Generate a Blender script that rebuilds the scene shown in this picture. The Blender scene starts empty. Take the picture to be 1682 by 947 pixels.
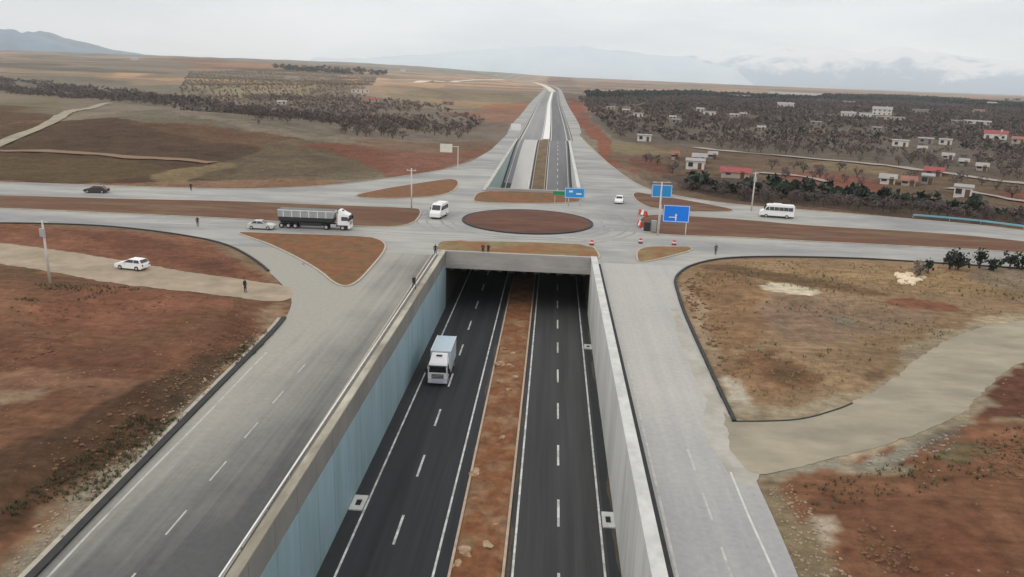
import bpy, bmesh, math, random
import numpy as np
from mathutils import Vector, Matrix
random.seed(7); rng = np.random.RandomState(7)
S = bpy.context.scene
C = S.collection
# ------------------------------------------------------------------ camera
FPX, CX, CY, CAMH = 1260., 841., 473.5, 26.
ROLL, PITCH, YAW = math.radians(2.0), math.radians(15.52), math.radians(-2.67)
_f = np.array([math.sin(YAW)*math.cos(PITCH), math.cos(YAW)*math.cos(PITCH), -math.sin(PITCH)])
_r0 = np.array([math.cos(YAW), -math.sin(YAW), 0.]); _u0 = np.cross(_r0, _f)
_r = _r0*math.cos(ROLL)+_u0*math.sin(ROLL); _u = _u0*math.cos(ROLL)-_r0*math.sin(ROLL)
cam = bpy.data.objects.new('camera', bpy.data.cameras.new('camera')); C.objects.link(cam)
cam.matrix_world = Matrix(((_r[0], _u[0], -_f[0], 0), (_r[1], _u[1], -_f[1], 0), (_r[2], _u[2], -_f[2], CAMH), (0, 0, 0, 1)))
cam.data.sensor_width = 36; cam.data.lens = 36*FPX/1682.; cam.data.clip_start = .5; cam.data.clip_end = 60000
S.camera = cam
S.view_settings.view_transform = 'Standard'; S.view_settings.look = 'None'; S.cycles.volume_bounces = 3
S.view_settings.exposure = 0.06; S.view_settings.gamma = 1
# ------------------------------------------------------------------ sky and sun (overcast)
SUN_EL, SUN_AZ = math.radians(42), math.radians(-118)      # sun high behind the cloud, to the left and a little behind
W = bpy.data.worlds.new('World'); S.world = W; W.use_nodes = True
nt = W.node_tree; nt.nodes.clear()
def N(t, ty, **k):
    n = t.nodes.new(ty)
    for a, b in k.items():
        if a in n.bl_rna.properties: setattr(n, a, b)
        else: n.inputs[a.replace('_', ' ')].default_value = b
    return n
sky = N(nt, 'ShaderNodeTexSky', sky_type='NISHITA', sun_disc=False, sun_elevation=SUN_EL, sun_rotation=SUN_AZ)
tc = N(nt, 'ShaderNodeTexCoord'); mp = N(nt, 'ShaderNodeMapping'); mp.inputs['Scale'].default_value = (1, 1, 5.5)
nt.links.new(tc.outputs['Generated'], mp.inputs['Vector'])
n1 = N(nt, 'ShaderNodeTexNoise', Scale=2.6, Detail=7., Roughness=.55); nt.links.new(mp.outputs[0], n1.inputs['Vector'])
cr = N(nt, 'ShaderNodeValToRGB'); cr.color_ramp.elements[0].position = .38; cr.color_ramp.elements[1].position = .6
cr.color_ramp.elements[0].color = (8.7, 8.85, 8.95, 1); cr.color_ramp.elements[1].color = (13.2, 12.8, 12.5, 1)
nt.links.new(n1.outputs[0], cr.inputs[0])
mx = N(nt, 'ShaderNodeMixRGB'); mx.inputs[0].default_value = .96
nt.links.new(sky.outputs[0], mx.inputs[1]); nt.links.new(cr.outputs[0], mx.inputs[2])
bg = N(nt, 'ShaderNodeBackground'); bg.inputs[1].default_value = .1; nt.links.new(mx.outputs[0], bg.inputs[0])
wo = N(nt, 'ShaderNodeOutputWorld'); nt.links.new(bg.outputs[0], wo.inputs[0])
sd = bpy.data.lights.new('sun', 'SUN'); sd.energy = .5; sd.angle = math.radians(14); sd.color = (1, .96, .9)
sun = bpy.data.objects.new('sun', sd); C.objects.link(sun)
_sd = Vector((math.sin(SUN_AZ)*math.cos(SUN_EL), math.cos(SUN_AZ)*math.cos(SUN_EL), math.sin(SUN_EL)))
sun.rotation_euler = _sd.to_track_quat('Z', 'Y').to_euler(); sun.location = (-60, -60, 90)

# ------------------------------------------------------------------ helpers
def lin(c): return tuple((v/255./12.92 if v <= 10 else ((v/255.+.055)/1.055)**2.4) for v in c)
MATS = {}
def mat(name, col, rough=.8, vary=.12, scale=1., bump=0., bscale=6., metal=0., streak=None, spec=.3, col2=None, stretch=(1, 1, 1), c2pos=(.45, .6)):
    """procedural material in world coordinates: base colour x large and fine noise, bump"""
    if name in MATS: return MATS[name]
    m = bpy.data.materials.new(name); m.use_nodes = True; t = m.node_tree
    b = t.nodes['Principled BSDF']; b.inputs['Roughness'].default_value = rough; b.inputs['Metallic'].default_value = metal
    b.inputs['Specular IOR Level'].default_value = spec
    g = N(t, 'ShaderNodeNewGeometry'); mp = N(t, 'ShaderNodeMapping'); mp.inputs['Scale'].default_value = stretch
    t.links.new(g.outputs['Position'], mp.inputs['Vector'])
    n = N(t, 'ShaderNodeTexNoise', Scale=scale, Detail=8., Roughness=.62); t.links.new(mp.outputs[0], n.inputs['Vector'])
    base = None
    if col2 is not None:
        r = N(t, 'ShaderNodeMapRange'); r.inputs[1].default_value, r.inputs[2].default_value = c2pos
        n2 = N(t, 'ShaderNodeTexNoise', Scale=scale*.31, Detail=6., Roughness=.6); t.links.new(mp.outputs[0], n2.inputs['Vector'])
        t.links.new(n2.outputs[0], r.inputs[0])
        q = N(t, 'ShaderNodeMixRGB'); q.inputs[1].default_value = (*col, 1); q.inputs[2].default_value = (*col2, 1)
        t.links.new(r.outputs[0], q.inputs[0]); base = q.outputs[0]
    r = N(t, 'ShaderNodeMapRange'); r.inputs[1].default_value, r.inputs[2].default_value = .25, .75
    r.inputs[3].default_value, r.inputs[4].default_value = 1-vary, 1+vary
    t.links.new(n.outputs[0], r.inputs[0])
    h = N(t, 'ShaderNodeVectorMath', operation='SCALE')
    if base is None: h.inputs[0].default_value = col
    else: t.links.new(base, h.inputs[0])
    t.links.new(r.outputs[0], h.inputs['Scale']); t.links.new(h.outputs[0], b.inputs['Base Color'])
    if bump:
        nb = N(t, 'ShaderNodeTexNoise', Scale=bscale, Detail=6., Roughness=.65); t.links.new(g.outputs['Position'], nb.inputs['Vector'])
        bp = N(t, 'ShaderNodeBump', Strength=bump, Distance=.1); t.links.new(nb.outputs[0], bp.inputs['Height'])
        t.links.new(bp.outputs[0], b.inputs['Normal'])
    MATS[name] = m; return m

def link(name, me, m=None, parent=None, label=None, cat=None, group=None, kind=None, loc=None):
    o = bpy.data.objects.new(name, me); C.objects.link(o)
    if m is not None and me is not None:
        me.materials.clear()
        for q in (m if isinstance(m, (list, tuple)) else [m]): me.materials.append(q)
    if parent is not None: o.parent = parent
    if label: o['label'] = label
    if cat: o['category'] = cat
    if group: o['group'] = group
    if kind: o['kind'] = kind
    if loc is not None: o.location = loc
    return o
def empty(name, loc, rz, label, cat, group=None):
    o = link(name, None, label=label, cat=cat, group=group, loc=loc); o.rotation_euler = (0, 0, rz); o.empty_display_size = .3
    return o
def pydata(name, v, f, m=None, parent=None, smooth=False, **k):
    me = bpy.data.meshes.new(name); me.from_pydata([tuple(map(float, q)) for q in v], [], f); me.validate(); me.update()
    if smooth: me.shade_smooth()
    return link(name, me, m, parent, **k)
def bmobj(name, bm, m=None, parent=None, smooth=False, bev=0, **k):
    if bev: bmesh.ops.bevel(bm, geom=list(bm.edges), offset=bev, segments=2, affect='EDGES', profile=.6)
    bmesh.ops.recalc_face_normals(bm, faces=bm.faces)
    me = bpy.data.meshes.new(name); bm.to_mesh(me); bm.free()
    if smooth: me.shade_smooth()
    return link(name, me, m, parent, **k)
def box(bm, x0, x1, y0, y1, z0, z1):
    v = [bm.verts.new(p) for p in ((x0, y0, z0), (x1, y0, z0), (x1, y1, z0), (x0, y1, z0), (x0, y0, z1), (x1, y0, z1), (x1, y1, z1), (x0, y1, z1))]
    for f in ((0, 3, 2, 1), (4, 5, 6, 7), (0, 1, 5, 4), (1, 2, 6, 5), (2, 3, 7, 6), (3, 0, 4, 7)): bm.faces.new([v[i] for i in f])
    return v
def B(name, x0, x1, y0, y1, z0, z1, m, parent=None, bev=0, **k):
    bm = bmesh.new(); box(bm, x0, x1, y0, y1, z0, z1); return bmobj(name, bm, m, parent, bev=bev, **k)
def prism(bm, prof, y0, y1, y0t=None, ins=0, zc=None):
    """side profile (x,z) extruded along y; vertices above zc are drawn in by ins"""
    a = []; 
    for s, y in ((0, y0), (1, y1)):
        a.append([bm.verts.new((x, y+(ins if s == 0 else -ins)*(1 if (zc is not None and z > zc) else 0), z)) for x, z in prof])
    n = len(prof)
    bm.faces.new(a[0]); bm.faces.new(a[1][::-1])
    for i in range(n): bm.faces.new((a[0][i], a[0][(i+1) % n], a[1][(i+1) % n], a[1][i]))
def cyl(bm, p, r, h, axis='Z', seg=12, r2=None):
    mtx = Matrix.Translation(p)
    if axis == 'Y': mtx = mtx @ Matrix.Rotation(math.pi/2, 4, 'X')
    if axis == 'X': mtx = mtx @ Matrix.Rotation(math.pi/2, 4, 'Y')
    bmesh.ops.create_cone(bm, cap_ends=True, segments=seg, radius1=r, radius2=r if r2 is None else r2, depth=h, matrix=mtx)
def copy_tree(o, parent=None, **k):
    c = o.copy(); C.objects.link(c)
    if parent is not None: c.parent = parent
    for a, b in k.items(): c[a] = b
    for ch in list(o.children): copy_tree(ch, c)
    return c
# value noise
def _hash(i, j, s):
    v = (i.astype(np.int64)*374761393 + j.astype(np.int64)*668265263 + s*1442695041) & 0xffffffff
    v = ((v ^ (v >> 13))*1274126177) & 0xffffffff
    return ((v ^ (v >> 16)) & 0xffff)/65535.
def vnoise(x, y, s=0):
    i = np.floor(x); j = np.floor(y); fx = x-i; fy = y-j; fx = fx*fx*(3-2*fx); fy = fy*fy*(3-2*fy)
    return (_hash(i, j, s)*(1-fx)*(1-fy)+_hash(i+1, j, s)*fx*(1-fy)+_hash(i, j+1, s)*(1-fx)*fy+_hash(i+1, j+1, s)*fx*fy)
def fbm(x, y, s=0, o=4):
    x = np.asarray(x, float); y = np.asarray(y, float); t = 0; a = .5; n = 0
    for k in range(o): t = t+a*vnoise(x*2**k+7.3*k, y*2**k-3.1*k, s+k); n += a; a *= .5
    return t/n
def sst(x, a, b):
    t = np.clip((np.asarray(x, float)-a)/(b-a), 0, 1); return t*t*(3-2*t)
def inside(x, y, poly):
    r = np.zeros(np.shape(x), bool); n = len(poly)
    for i in range(n):
        x0, y0 = poly[i]; x1, y1 = poly[(i+1) % n]
        if y0 == y1: continue
        c = (y0 > y) != (y1 > y); r ^= c & (x < (x1-x0)*(y-y0)/(y1-y0)+x0)
    return r
def smooth_poly(p, it=2, closed=True):
    p = [tuple(q) for q in p]
    for _ in range(it):
        q = []; n = len(p)
        for i in range(n if closed else n-1):
            a, b = p[i], p[(i+1) % n]
            q += [tuple(.75*a[k]+.25*b[k] for k in (0, 1)), tuple(.25*a[k]+.75*b[k] for k in (0, 1))]
        p = q if closed else [p[0]]+q+[p[-1]]
    return p
# ------------------------------------------------------------------ terrain shape
def xc(y):      # centre line of the far highway: straight, then bends left
    y = np.asarray(y, float); t = np.clip(y-1500, 0, None); return -4.0-3.0e-5*t*t-sst(y, 300, 900)*3
def hbase(x, y):
    x = np.asarray(x, float); y = np.asarray(y, float)
    cor = sst(np.abs(x-xc(y)), 28, 170)
    a = 42*sst(y, 700, 3600)*sst(-x, -200, 1500)*(1-.4*sst(y, 5000, 12000))
    a = a+30*sst(y, 1500, 6000)*sst(-x, -3500, 1000)
    b = 9*np.exp(-(((x+115)/75)**2+((y-300)/55)**2))+6*np.exp(-(((x+330)/150)**2+((y-330)/70)**2))
    c = (fbm(x/170, y/170, 11, 3)-.5)*14*sst(y, 260, 700)*sst(np.abs(x+4), 60, 400)*np.where(x > 0, .35, 1)
    d = 10*np.exp(-(((x+190)/120)**2+((y-900)/160)**2))
    return (a+b+c+d)*cor
def ray(px, py, z=0.):
    d = _f*FPX+_r*(px-CX)-_u*(py-CY); t = (z-CAMH)/d[2] if d[2] < -1e-4 else 1e9
    return d[0]*t, d[1]*t
def G(px, py, z=0.): return ray(px, py, z)
def GT(px, py):
    """where the photograph's line of sight meets the terrain"""
    d = _f*FPX+_r*(px-CX)-_u*(py-CY); d = d/math.hypot(d[0], d[1])
    T = np.concatenate([np.linspace(20, 500, 500), np.geomspace(501, 13500, 1500)])
    zz = CAMH+d[2]*T; hh = hbase(d[0]*T, d[1]*T); k = np.nonzero(zz <= hh)[0]
    t = T[k[0]] if len(k) else T[-1]
    return d[0]*t, d[1]*t
def proj(x, y, z):
    d = np.array([x, y, z-CAMH]); return CX+FPX*d@_r/(d@_f), CY-FPX*d@_u/(d@_f)
XL, XR, ZL = -15.1, 6.3, -8.0               # trench walls and floor
Y0, Y1, Y2, Y3 = -45., 110., 177., 330.     # near trench, deck, far trench
def zroad(y): return ZL*(1-sst(y, 188, 326))

# ------------------------------------------------------------------ outlines of the paved ground (traced, laid on z = 0)
g = G
slipL = [g(-260, 366), g(0, 366), g(120, 368), g(200, 373), g(290, 384), g(370, 399), g(420, 426), g(455, 458), g(477, 482), g(480, 500), g(468, 525), g(440, 556), g(380, 616), g(290, 708), g(200, 800), g(130, 872), g(58, 947), (-24.9, 8), (-24.5, -45)]
near_left = [(-16.2, -45), (-16.2, 30), (-17.1, 110.0)]
farL_edge = [(-34, 182), g(800, 246), g(832, 217), g(853, 192), g(866, 175)]
topL = [g(-260, 292), g(0, 299), g(200, 306), g(400, 311.5), g(528, 306), g(602, 298), g(700, 284), g(742, 276), g(772, 266)]
edgeR = [g(1108, 470), g(1106, 460), g(1111, 450), g(1130, 436), g(1177, 424.5), g(1246, 421), g(1397, 423.5), g(1503, 430), g(1682, 441), g(1900, 458)]
topR = [g(1900, 404), g(1682, 379), g(1611, 370), g(1486, 359), g(1360, 348), g(1210, 337), g(1120, 324), g(1060, 311), g(1020, 286), g(985, 256), g(958, 229)]
rightR = [(13.2, -45), (13.5, 20), g(1312, 947), g(1275, 860), g(1240, 785), g(1222, 735), g(1200, 690), g(1160, 600), g(1135, 545), g(1118, 505)]
P_left = near_left+[(-17.1, 110.0)]+[(-60, 110.0)]
def fill(name, pts, z, m, kind='structure', parent=None, **k):
    bm = bmesh.new(); vs = [bm.verts.new((p[0], p[1], z)) for p in pts]
    es = [bm.edges.new((vs[i], vs[(i+1) % len(vs)])) for i in range(len(vs))]
    bmesh.ops.triangle_fill(bm, edges=es, use_beauty=True)
    for f in bm.faces:
        f.normal_update()
        if f.normal.z < 0: f.normal_flip()
    me = bpy.data.meshes.new(name); bm.to_mesh(me); bm.free()
    return link(name, me, m, parent, kind=kind, **k)
# one continuous outline of everything paved (both frontage roads and the crossing), trenches cut out of it
def dedupe(p):
    q = [p[0]]
    for a in p[1:]:
        if math.hypot(a[0]-q[-1][0], a[1]-q[-1][1]) > .05: q.append(a)
    return q
slipLs = smooth_poly(slipL, 2, False); topLs = smooth_poly(topL, 2, False); topRs = smooth_poly(topR, 2, False); edgeRs = smooth_poly(edgeR, 2, False)
rightRs = smooth_poly(rightR+[edgeR[0]], 1, False)
FLx = lambda y: float(xc(y))-19.5-2.6*math.exp(-(y-230)/60.) if y > 230 else None
farL = [p for p in topLs[-1:]]+[g(800, 246), g(826, 222)]
yf = [370, 450, 600]
outline = dedupe(slipLs[::-1] + [])           # from bottom-left up and out to the left
paved = dedupe([(-24.5, -45)]+slipLs[::-1][1:]+topLs+[g(806, 246), g(833, 220), (-23.6, 420), (-23.3, 520)] +
               [(-15.9, 520), (-15.9, Y2), (XR+.9, Y2), (XR+.9, 520), (15.6, 520), (16.0, 420), g(948, 221)] + topRs[::-1] + edgeRs[::-1]+rightRs[::-1][1:] +
               [(XR+.9, -45), (XR+.9, Y1)] + [(-17.1, Y1), (-16.2, 30), (-16.2, -45)])

# raster of distance-ish weight away from paving (for ground relief)
RX0, RX1, RY0, RY1, RS = -330., 330., -60., 560., 1.
gx = np.arange(RX0, RX1, RS); gy = np.arange(RY0, RY1, RS); GX, GY = np.meshgrid(gx, gy)
trackR = [g(1192, 672), g(1200, 690), g(1300, 692), g(1400, 663), g(1460, 628), g(1520, 577), g(1600, 537), g(1682, 525), g(1900, 510), g(1900, 590), g(1682, 585), g(1636, 622), g(1586, 674), g(1548, 696), g(1498, 716), g(1422, 738), g(1364, 753), g(1303, 770), g(1240, 784), g(1212, 760), g(1190, 712)]
trackL = [g(-260, 360+20), g(0, 397), g(100, 411), g(200, 427), g(300, 445), g(400, 459), g(486, 470), g(474, 500), g(350, 482), g(200, 468), g(100, 449), g(0, 432), g(-260, 405)]
mask = inside(GX, GY, paved) | inside(GX, GY, smooth_poly(trackR)) | inside(GX, GY, smooth_poly(trackL)) | ((GX > XL-2) & (GX < XR+2))
wm = mask.astype(float)
for _ in range(3):
    for ax in (0, 1):
        for s in (-2, 2): pass
        wm = (wm+np.roll(wm, 1, ax)+np.roll(wm, -1, ax)+np.roll(wm, 2, ax)+np.roll(wm, -2, ax))/5
wide = mask.astype(float)
for _ in range(6):
    for ax in (0, 1):
        wide = (wide+np.roll(wide, 2, ax)+np.roll(wide, -2, ax)+np.roll(wide, 4, ax)+np.roll(wide, -4, ax))/5
def rast(a, x, y, out=0.):
    i = (np.asarray(x, float)-RX0)/RS; j = (np.asarray(y, float)-RY0)/RS
    ok = (i >= 0) & (j >= 0) & (i < len(gx)-1) & (j < len(gy)-1)
    i = np.clip(i, 0, len(gx)-2.001); j = np.clip(j, 0, len(gy)-2.001); i0 = i.astype(int); j0 = j.astype(int); fi = i-i0; fj = j-j0
    v = a[j0, i0]*(1-fi)*(1-fj)+a[j0, i0+1]*fi*(1-fj)+a[j0+1, i0]*(1-fi)*fj+a[j0+1, i0+1]*fi*fj
    return np.where(ok, v, out)
fieldSW = [g(-80, 455), g(0, 470), g(250, 480), g(460, 498), g(432, 520), g(395, 565), g(330, 625), g(240, 690), g(120, 770), g(0, 862), g(-80, 920), (-60, 20), (-90, 20)]
swm = inside(GX, GY, smooth_poly(fieldSW)).astype(float)
for _ in range(2):
    for ax in (0, 1): swm = (swm+np.roll(swm, 1, ax)+np.roll(swm, -1, ax))/3
def height(x, y):
    x = np.asarray(x, float); y = np.asarray(y, float)
    w = 1-rast(wm, x, y, 0); w2 = 1-rast(wide, x, y, 0)
    near = (1-sst(y, 250, 400))
    n = (fbm(x/9, y/9, 3, 5)-.42)*1.3*w2+(fbm(x/1.6, y/1.6, 5, 3)-.5)*.22*w
    far_road = sst(np.abs(x-xc(y)), 21, 30)
    n = n*(1-sst(rast(wm, x, y), .02, .45)); w = w*(1-sst(rast(wm, x, y), .02, .45))
    z = hbase(x, y)*1.0 + n*(.35+.65*near)*np.where(y > 520, far_road, 1) + .9*rast(swm, x, y)*w
    road = np.maximum(rast(wm, x, y), np.where(y > 515, 1-far_road, 0))
    return z-.06*sst(road, .3, .75)+.02*(1-sst(road, .05, .35))
def ht(x, y): return float(height(np.array([x]), np.array([y]))[0])

# ------------------------------------------------------------------ ground sheet
def lines(lo, hi, step, growth, mn, mx, exact=()):
    v = list(np.arange(lo, hi+1e-6, step)); s = step; x = hi
    while x < mx: s *= 1+growth; x += s; v.append(x)
    s = step; x = lo
    while x > mn: s *= 1+growth; x -= s; v.append(x)
    v = [q for q in v if all(abs(q-e) > step*.45 for e in exact)]+list(exact)
    return np.array(sorted(v))
ex = (XL-.4, XR+.4)
xs = lines(-125, 120, .8, .022, -15000, 15000, ex)
ys = lines(20, 190, .8, .012, -60, 15500, (Y0+5, Y1+.3, Y2-.3, Y3))
ys = ys[ys > -62]
XX, YY = np.meshgrid(xs, ys); ZZ = height(XX.ravel(), YY.ravel()).reshape(XX.shape)
# soil colours: patches of bare earth, stubble, gravel and fallow as traced from the photograph
PATCH = [  # sRGB, outline, edge raggedness
 ((118, 106, 96), [(-400, 90), (2100, 90), (2100, 330), (-400, 330)], 0),
 ((136, 116, 104), [(940, 126), (2000, 120), (2000, 175), (1500, 160), (1250, 152), (1000, 152), (940, 150)], .5),
 ((150, 128, 110), [(560, 110), (900, 118), (900, 160), (870, 168), (700, 170), (560, 150)], .5),
 ((126, 122, 118), [(-300, 84), (560, 100), (900, 118), (900, 129), (560, 112), (200, 92), (-300, 92)], .4),
 ((112, 106, 96), [(-300, 92), (200, 94), (330, 105), (320, 170), (180, 150), (0, 125), (-300, 110)], .6),
 ((150, 124, 100), [(170, 118), (290, 120), (330, 132), (260, 142), (170, 132)], .6),
 ((140, 126, 100), [(300, 120), (540, 118), (560, 160), (420, 165), (300, 148)], .6),
 ((108, 96, 92), [(370, 155), (540, 158), (690, 165), (760, 190), (850, 208), (835, 238), (700, 232), (560, 222), (420, 195)], .6),
 ((100, 94, 86), [(-60, 124), (150, 144), (230, 152), (400, 178), (560, 195), (560, 224), (430, 210), (280, 180), (150, 165), (-60, 140)], .6),
 ((134, 120, 98), [(640, 150), (860, 150), (876, 165), (860, 175), (720, 180), (650, 172)], .5),
 ((140, 92, 74), [(765, 172), (872, 165), (868, 190), (845, 208), (760, 196)], .6),
 ((96, 72, 50), [(-300, 172), (60, 169), (112, 192), (0, 224), (-300, 236)], .5),
 ((112, 102, 78), [(0, 156), (170, 166), (100, 196), (60, 180), (0, 170)], .6),
 ((100, 96, 82), [(180, 170), (300, 184), (430, 212), (420, 232), (280, 200), (140, 195)], .6),
 ((82, 62, 46), [(-300, 240), (130, 196), (300, 202), (420, 218), (560, 232), (640, 262), (520, 302), (-300, 302)], .5),
 ((104, 76, 56), [(200, 196), (420, 214), (560, 240), (520, 262), (380, 235), (230, 208)], .6),
 ((98, 86, 66), [(370, 250), (430, 220), (520, 224), (600, 240), (650, 270), (610, 300), (290, 304), (330, 275)], .7),
 ((122, 60, 42), [(430, 232), (560, 232), (700, 250), (820, 240), (815, 262), (745, 285), (650, 300), (600, 285), (560, 250)], .7),
 ((112, 84, 62), [(560, 222), (700, 234), (830, 236), (826, 250), (700, 252), (560, 240)], .6),
 ((118, 100, 70), [(240, 302), (262, 284), (330, 272), (372, 262), (380, 275), (330, 290), (300, 303)], .5),
 ((90, 72, 40), [(0, 252), (200, 262), (300, 275), (240, 300), (-100, 300)], .6),
 # right of the highway
 ((88, 80, 76), [(955, 158), (1100, 152), (1250, 160), (1400, 160), (1500, 162), (2000, 170), (2000, 330), (1682, 303), (1500, 280), (1300, 258), (1100, 242), (1000, 236), (975, 200)], .6),
 ((128, 72, 52), [(925, 165), (948, 158), (975, 205), (1000, 240), (1050, 290), (1020, 285), (960, 232), (935, 195)], .4),
 ((104, 84, 68), [(990, 236), (1140, 244), (1400, 268), (1682, 304), (2000, 330), (2000, 430), (1682, 378), (1500, 360), (1360, 348), (1200, 336), (1100, 320), (1050, 300)], .5),
 ((116, 106, 76), [(990, 238), (1100, 244), (1130, 258), (1080, 262), (1010, 252)], .6),
 ((112, 60, 50), [(1040, 262), (1110, 268), (1100, 290), (1060, 290)], .6),
 ((126, 62, 52), [(1290, 285), (1440, 292), (1470, 312), (1420, 318), (1290, 302)], .6),
 ((130, 66, 56), [(1540, 335), (1660, 345), (1640, 362), (1560, 352)], .6),
 ((122, 62, 48), [(1620, 308), (1800, 322), (1800, 350), (1640, 330)], .6),
 ((118, 102, 72), [(1350, 266), (1480, 278), (1470, 290), (1350, 282)], .6),
 ((72, 60, 58), [(1076, 286), (1206, 296), (1400, 312), (1560, 322), (1682, 355), (1682, 376), (1500, 358), (1360, 346), (1200, 330), (1100, 312)], .6),
 # soil left of the slip road, between carriageway and dirt track
 ((126, 78, 56), [(-300, 362), (0, 368), (200, 374), (370, 399), (450, 455), (480, 478), (0, 400), (-300, 385)], .2),
 ((106, 62, 46), [(60, 388), (250, 395), (360, 430), (400, 458), (250, 430), (100, 402)], .6),
 ((112, 92, 72), [(0, 370), (240, 376), (300, 392), (200, 392), (0, 382)], .6),
 ((128, 110, 90), [(330, 388), (380, 402), (450, 450), (465, 470), (430, 465), (380, 425)], .6),
 # big red field
 ((122, 80, 56), [(-500, 430), (0, 434), (200, 470), (480, 498), (480, 520), (60, 947), (-200, 1300), (-900, 1300)], .2),
 ((98, 70, 50), [(-300, 432), (0, 436), (180, 472), (150, 492), (60, 480), (-300, 470)], .7),
 ((134, 80, 58), [(60, 500), (240, 488), (400, 500), (300, 560), (150, 575), (30, 560)], .9),
 ((110, 68, 48), [(-60, 560), (120, 590), (260, 600), (330, 570), (420, 505), (440, 515), (330, 620), (180, 680), (0, 700)], .9),
 ((140, 98, 76), [(-50, 640), (120, 640), (260, 668), (200, 700), (60, 690), (-50, 700)], .9),
 ((150, 126, 106), [(-30, 672), (70, 668), (90, 690), (20, 705), (-30, 700)], .9),
 ((92, 64, 46), [(-60, 800), (40, 760), (180, 690), (330, 612), (400, 562), (430, 540), (440, 560), (330, 665), (200, 765), (0, 905), (-60, 940)], .5),
 ((84, 66, 50), [(240, 680), (340, 610), (400, 580), (380, 620), (280, 700)], .5),
 ((140, 112, 88), [(440, 500), (478, 500), (470, 530), (440, 560), (380, 620), (280, 720), (150, 850), (60, 947), (-30, 1040), (-80, 1010), (20, 900), (180, 770), (300, 690), (400, 590)], .35),
 ((146, 140, 128), [(440, 556), (380, 618), (290, 708), (200, 800), (58, 947), (-60, 1070), (-90, 1050), (30, 915), (110, 850), (200, 772), (300, 690), (370, 615)], .3),
 # excavated field inside the right-hand kerb
 ((140, 112, 82), [(1106, 460), (1130, 436), (1200, 422), (1400, 424), (1682, 440), (1900, 455), (1900, 520), (1682, 528), (1600, 537), (1520, 577), (1460, 628), (1400, 663), (1300, 690), (1200, 690), (1135, 545)], .1),
 ((132, 96, 62), [(1160, 440), (1210, 440), (1260, 480), (1240, 560), (1200, 610), (1170, 560), (1140, 500)], .9),
 ((134, 108, 92), [(1260, 490), (1400, 500), (1560, 520), (1500, 560), (1350, 570), (1240, 560)], .9),
 ((146, 116, 76), [(1290, 430), (1480, 432), (1680, 470), (1682, 500), (1480, 478), (1300, 450)], .9),
 ((128, 78, 54), [(1480, 490), (1600, 510), (1560, 520), (1440, 505)], .5),
 ((112, 84, 56), [(1140, 430), (1300, 450), (1480, 490), (1420, 492), (1280, 465), (1150, 445)], .5),
 ((116, 74, 48), [(1230, 580), (1300, 590), (1360, 620), (1360, 655), (1300, 650), (1240, 620)], 1.),
 ((142, 104, 72), [(1180, 580), (1260, 620), (1330, 660), (1260, 668), (1210, 640)], .9),
 ((98, 72, 50), [(1270, 600), (1330, 615), (1350, 645), (1300, 640)], 1.),
 ((96, 74, 50), [(1405, 615), (1455, 618), (1450, 630), (1410, 630)], .7),
 ((112, 108, 100), [(1370, 522), (1400, 522), (1430, 540), (1400, 548), (1375, 538)], .7),
 ((190, 180, 164), [(1250, 470), (1290, 468), (1350, 482), (1342, 495), (1290, 492), (1255, 482)], .35),
 ((176, 170, 160), [(1183, 625), (1200, 622), (1225, 650), (1252, 685), (1215, 690), (1200, 678)], .25),
 ((158, 140, 116), [(1250, 682), (1310, 678), (1380, 660), (1385, 668), (1320, 690), (1260, 690)], .3),
 ((120, 106, 96), [(1600, 440), (1800, 450), (1800, 500), (1680, 490), (1620, 470), (1560, 455)], .7),
 ((150, 128, 104), [(1115, 470), (1140, 460), (1160, 520), (1200, 600), (1190, 625), (1150, 560)], .5),
 ((156, 144, 122), [(1170, 660), (1300, 684), (1400, 655), (1455, 620), (1515, 568), (1600, 529), (1682, 518), (1900, 500), (1900, 600), (1682, 594), (1650, 630), (1610, 674), (1548, 722), (1400, 768), (1320, 786), (1225, 800), (1180, 740)], .8),
 # south-east red soil
 ((128, 84, 56), [(1240, 783), (1320, 775), (1400, 757), (1540, 715), (1600, 668), (1640, 625), (1682, 585), (1900, 590), (2300, 1300), (1400, 1300), (1310, 947)], .15),
 ((104, 62, 44), [(1590, 660), (1640, 630), (1682, 588), (1900, 560), (1900, 690), (1700, 690), (1600, 690)], .4),
 ((142, 90, 60), [(1540, 715), (1682, 700), (1800, 720), (1700, 770), (1560, 760)], .8),
 ((116, 72, 50), [(1330, 810), (1500, 800), (1700, 850), (1700, 1000), (1450, 960), (1380, 880)], .9),
 ((132, 78, 52), [(1500, 860), (1620, 850), (1682, 900), (1600, 940), (1520, 920)], .9),
 ((98, 96, 66), [(1540, 740), (1640, 730), (1640, 752), (1560, 765)], .9),
 ((152, 142, 122), [(1200, 780), (1320, 765), (1400, 745), (1540, 705), (1600, 660), (1640, 617), (1690, 578), (1700, 592), (1650, 634), (1606, 680), (1545, 724), (1400, 766), (1320, 786), (1258, 796)], .9),
 ((140, 136, 126), [(1240, 783), (1320, 772), (1400, 752), (1540, 712), (1545, 728), (1500, 742), (1400, 768), (1300, 788), (1258, 792)], .5),
 ((108, 102, 94), [(1480, 728), (1545, 712), (1580, 690), (1570, 720), (1530, 745)], .6),
 ((128, 112, 88), [(1240, 785), (1290, 790), (1300, 830), (1330, 900), (1390, 1000), (1500, 1200), (1320, 1200), (1300, 947)], .5),
 ((172, 158, 144), [(1312, 840), (1345, 838), (1365, 850), (1350, 870), (1335, 900), (1322, 880)], .4),
 ((90, 50, 38), [(1350, 872), (1358, 870), (1380, 910), (1395, 947), (1385, 947), (1365, 915)], .3),
 ((150, 128, 100), [(1590, 692), (1640, 692), (1700, 696), (1700, 701), (1640, 699), (1590, 697)], .1),
]
cols = np.empty((XX.size, 3)); xv, yv = XX.ravel(), YY.ravel(); cols[:] = lin((124, 92, 70))
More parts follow.
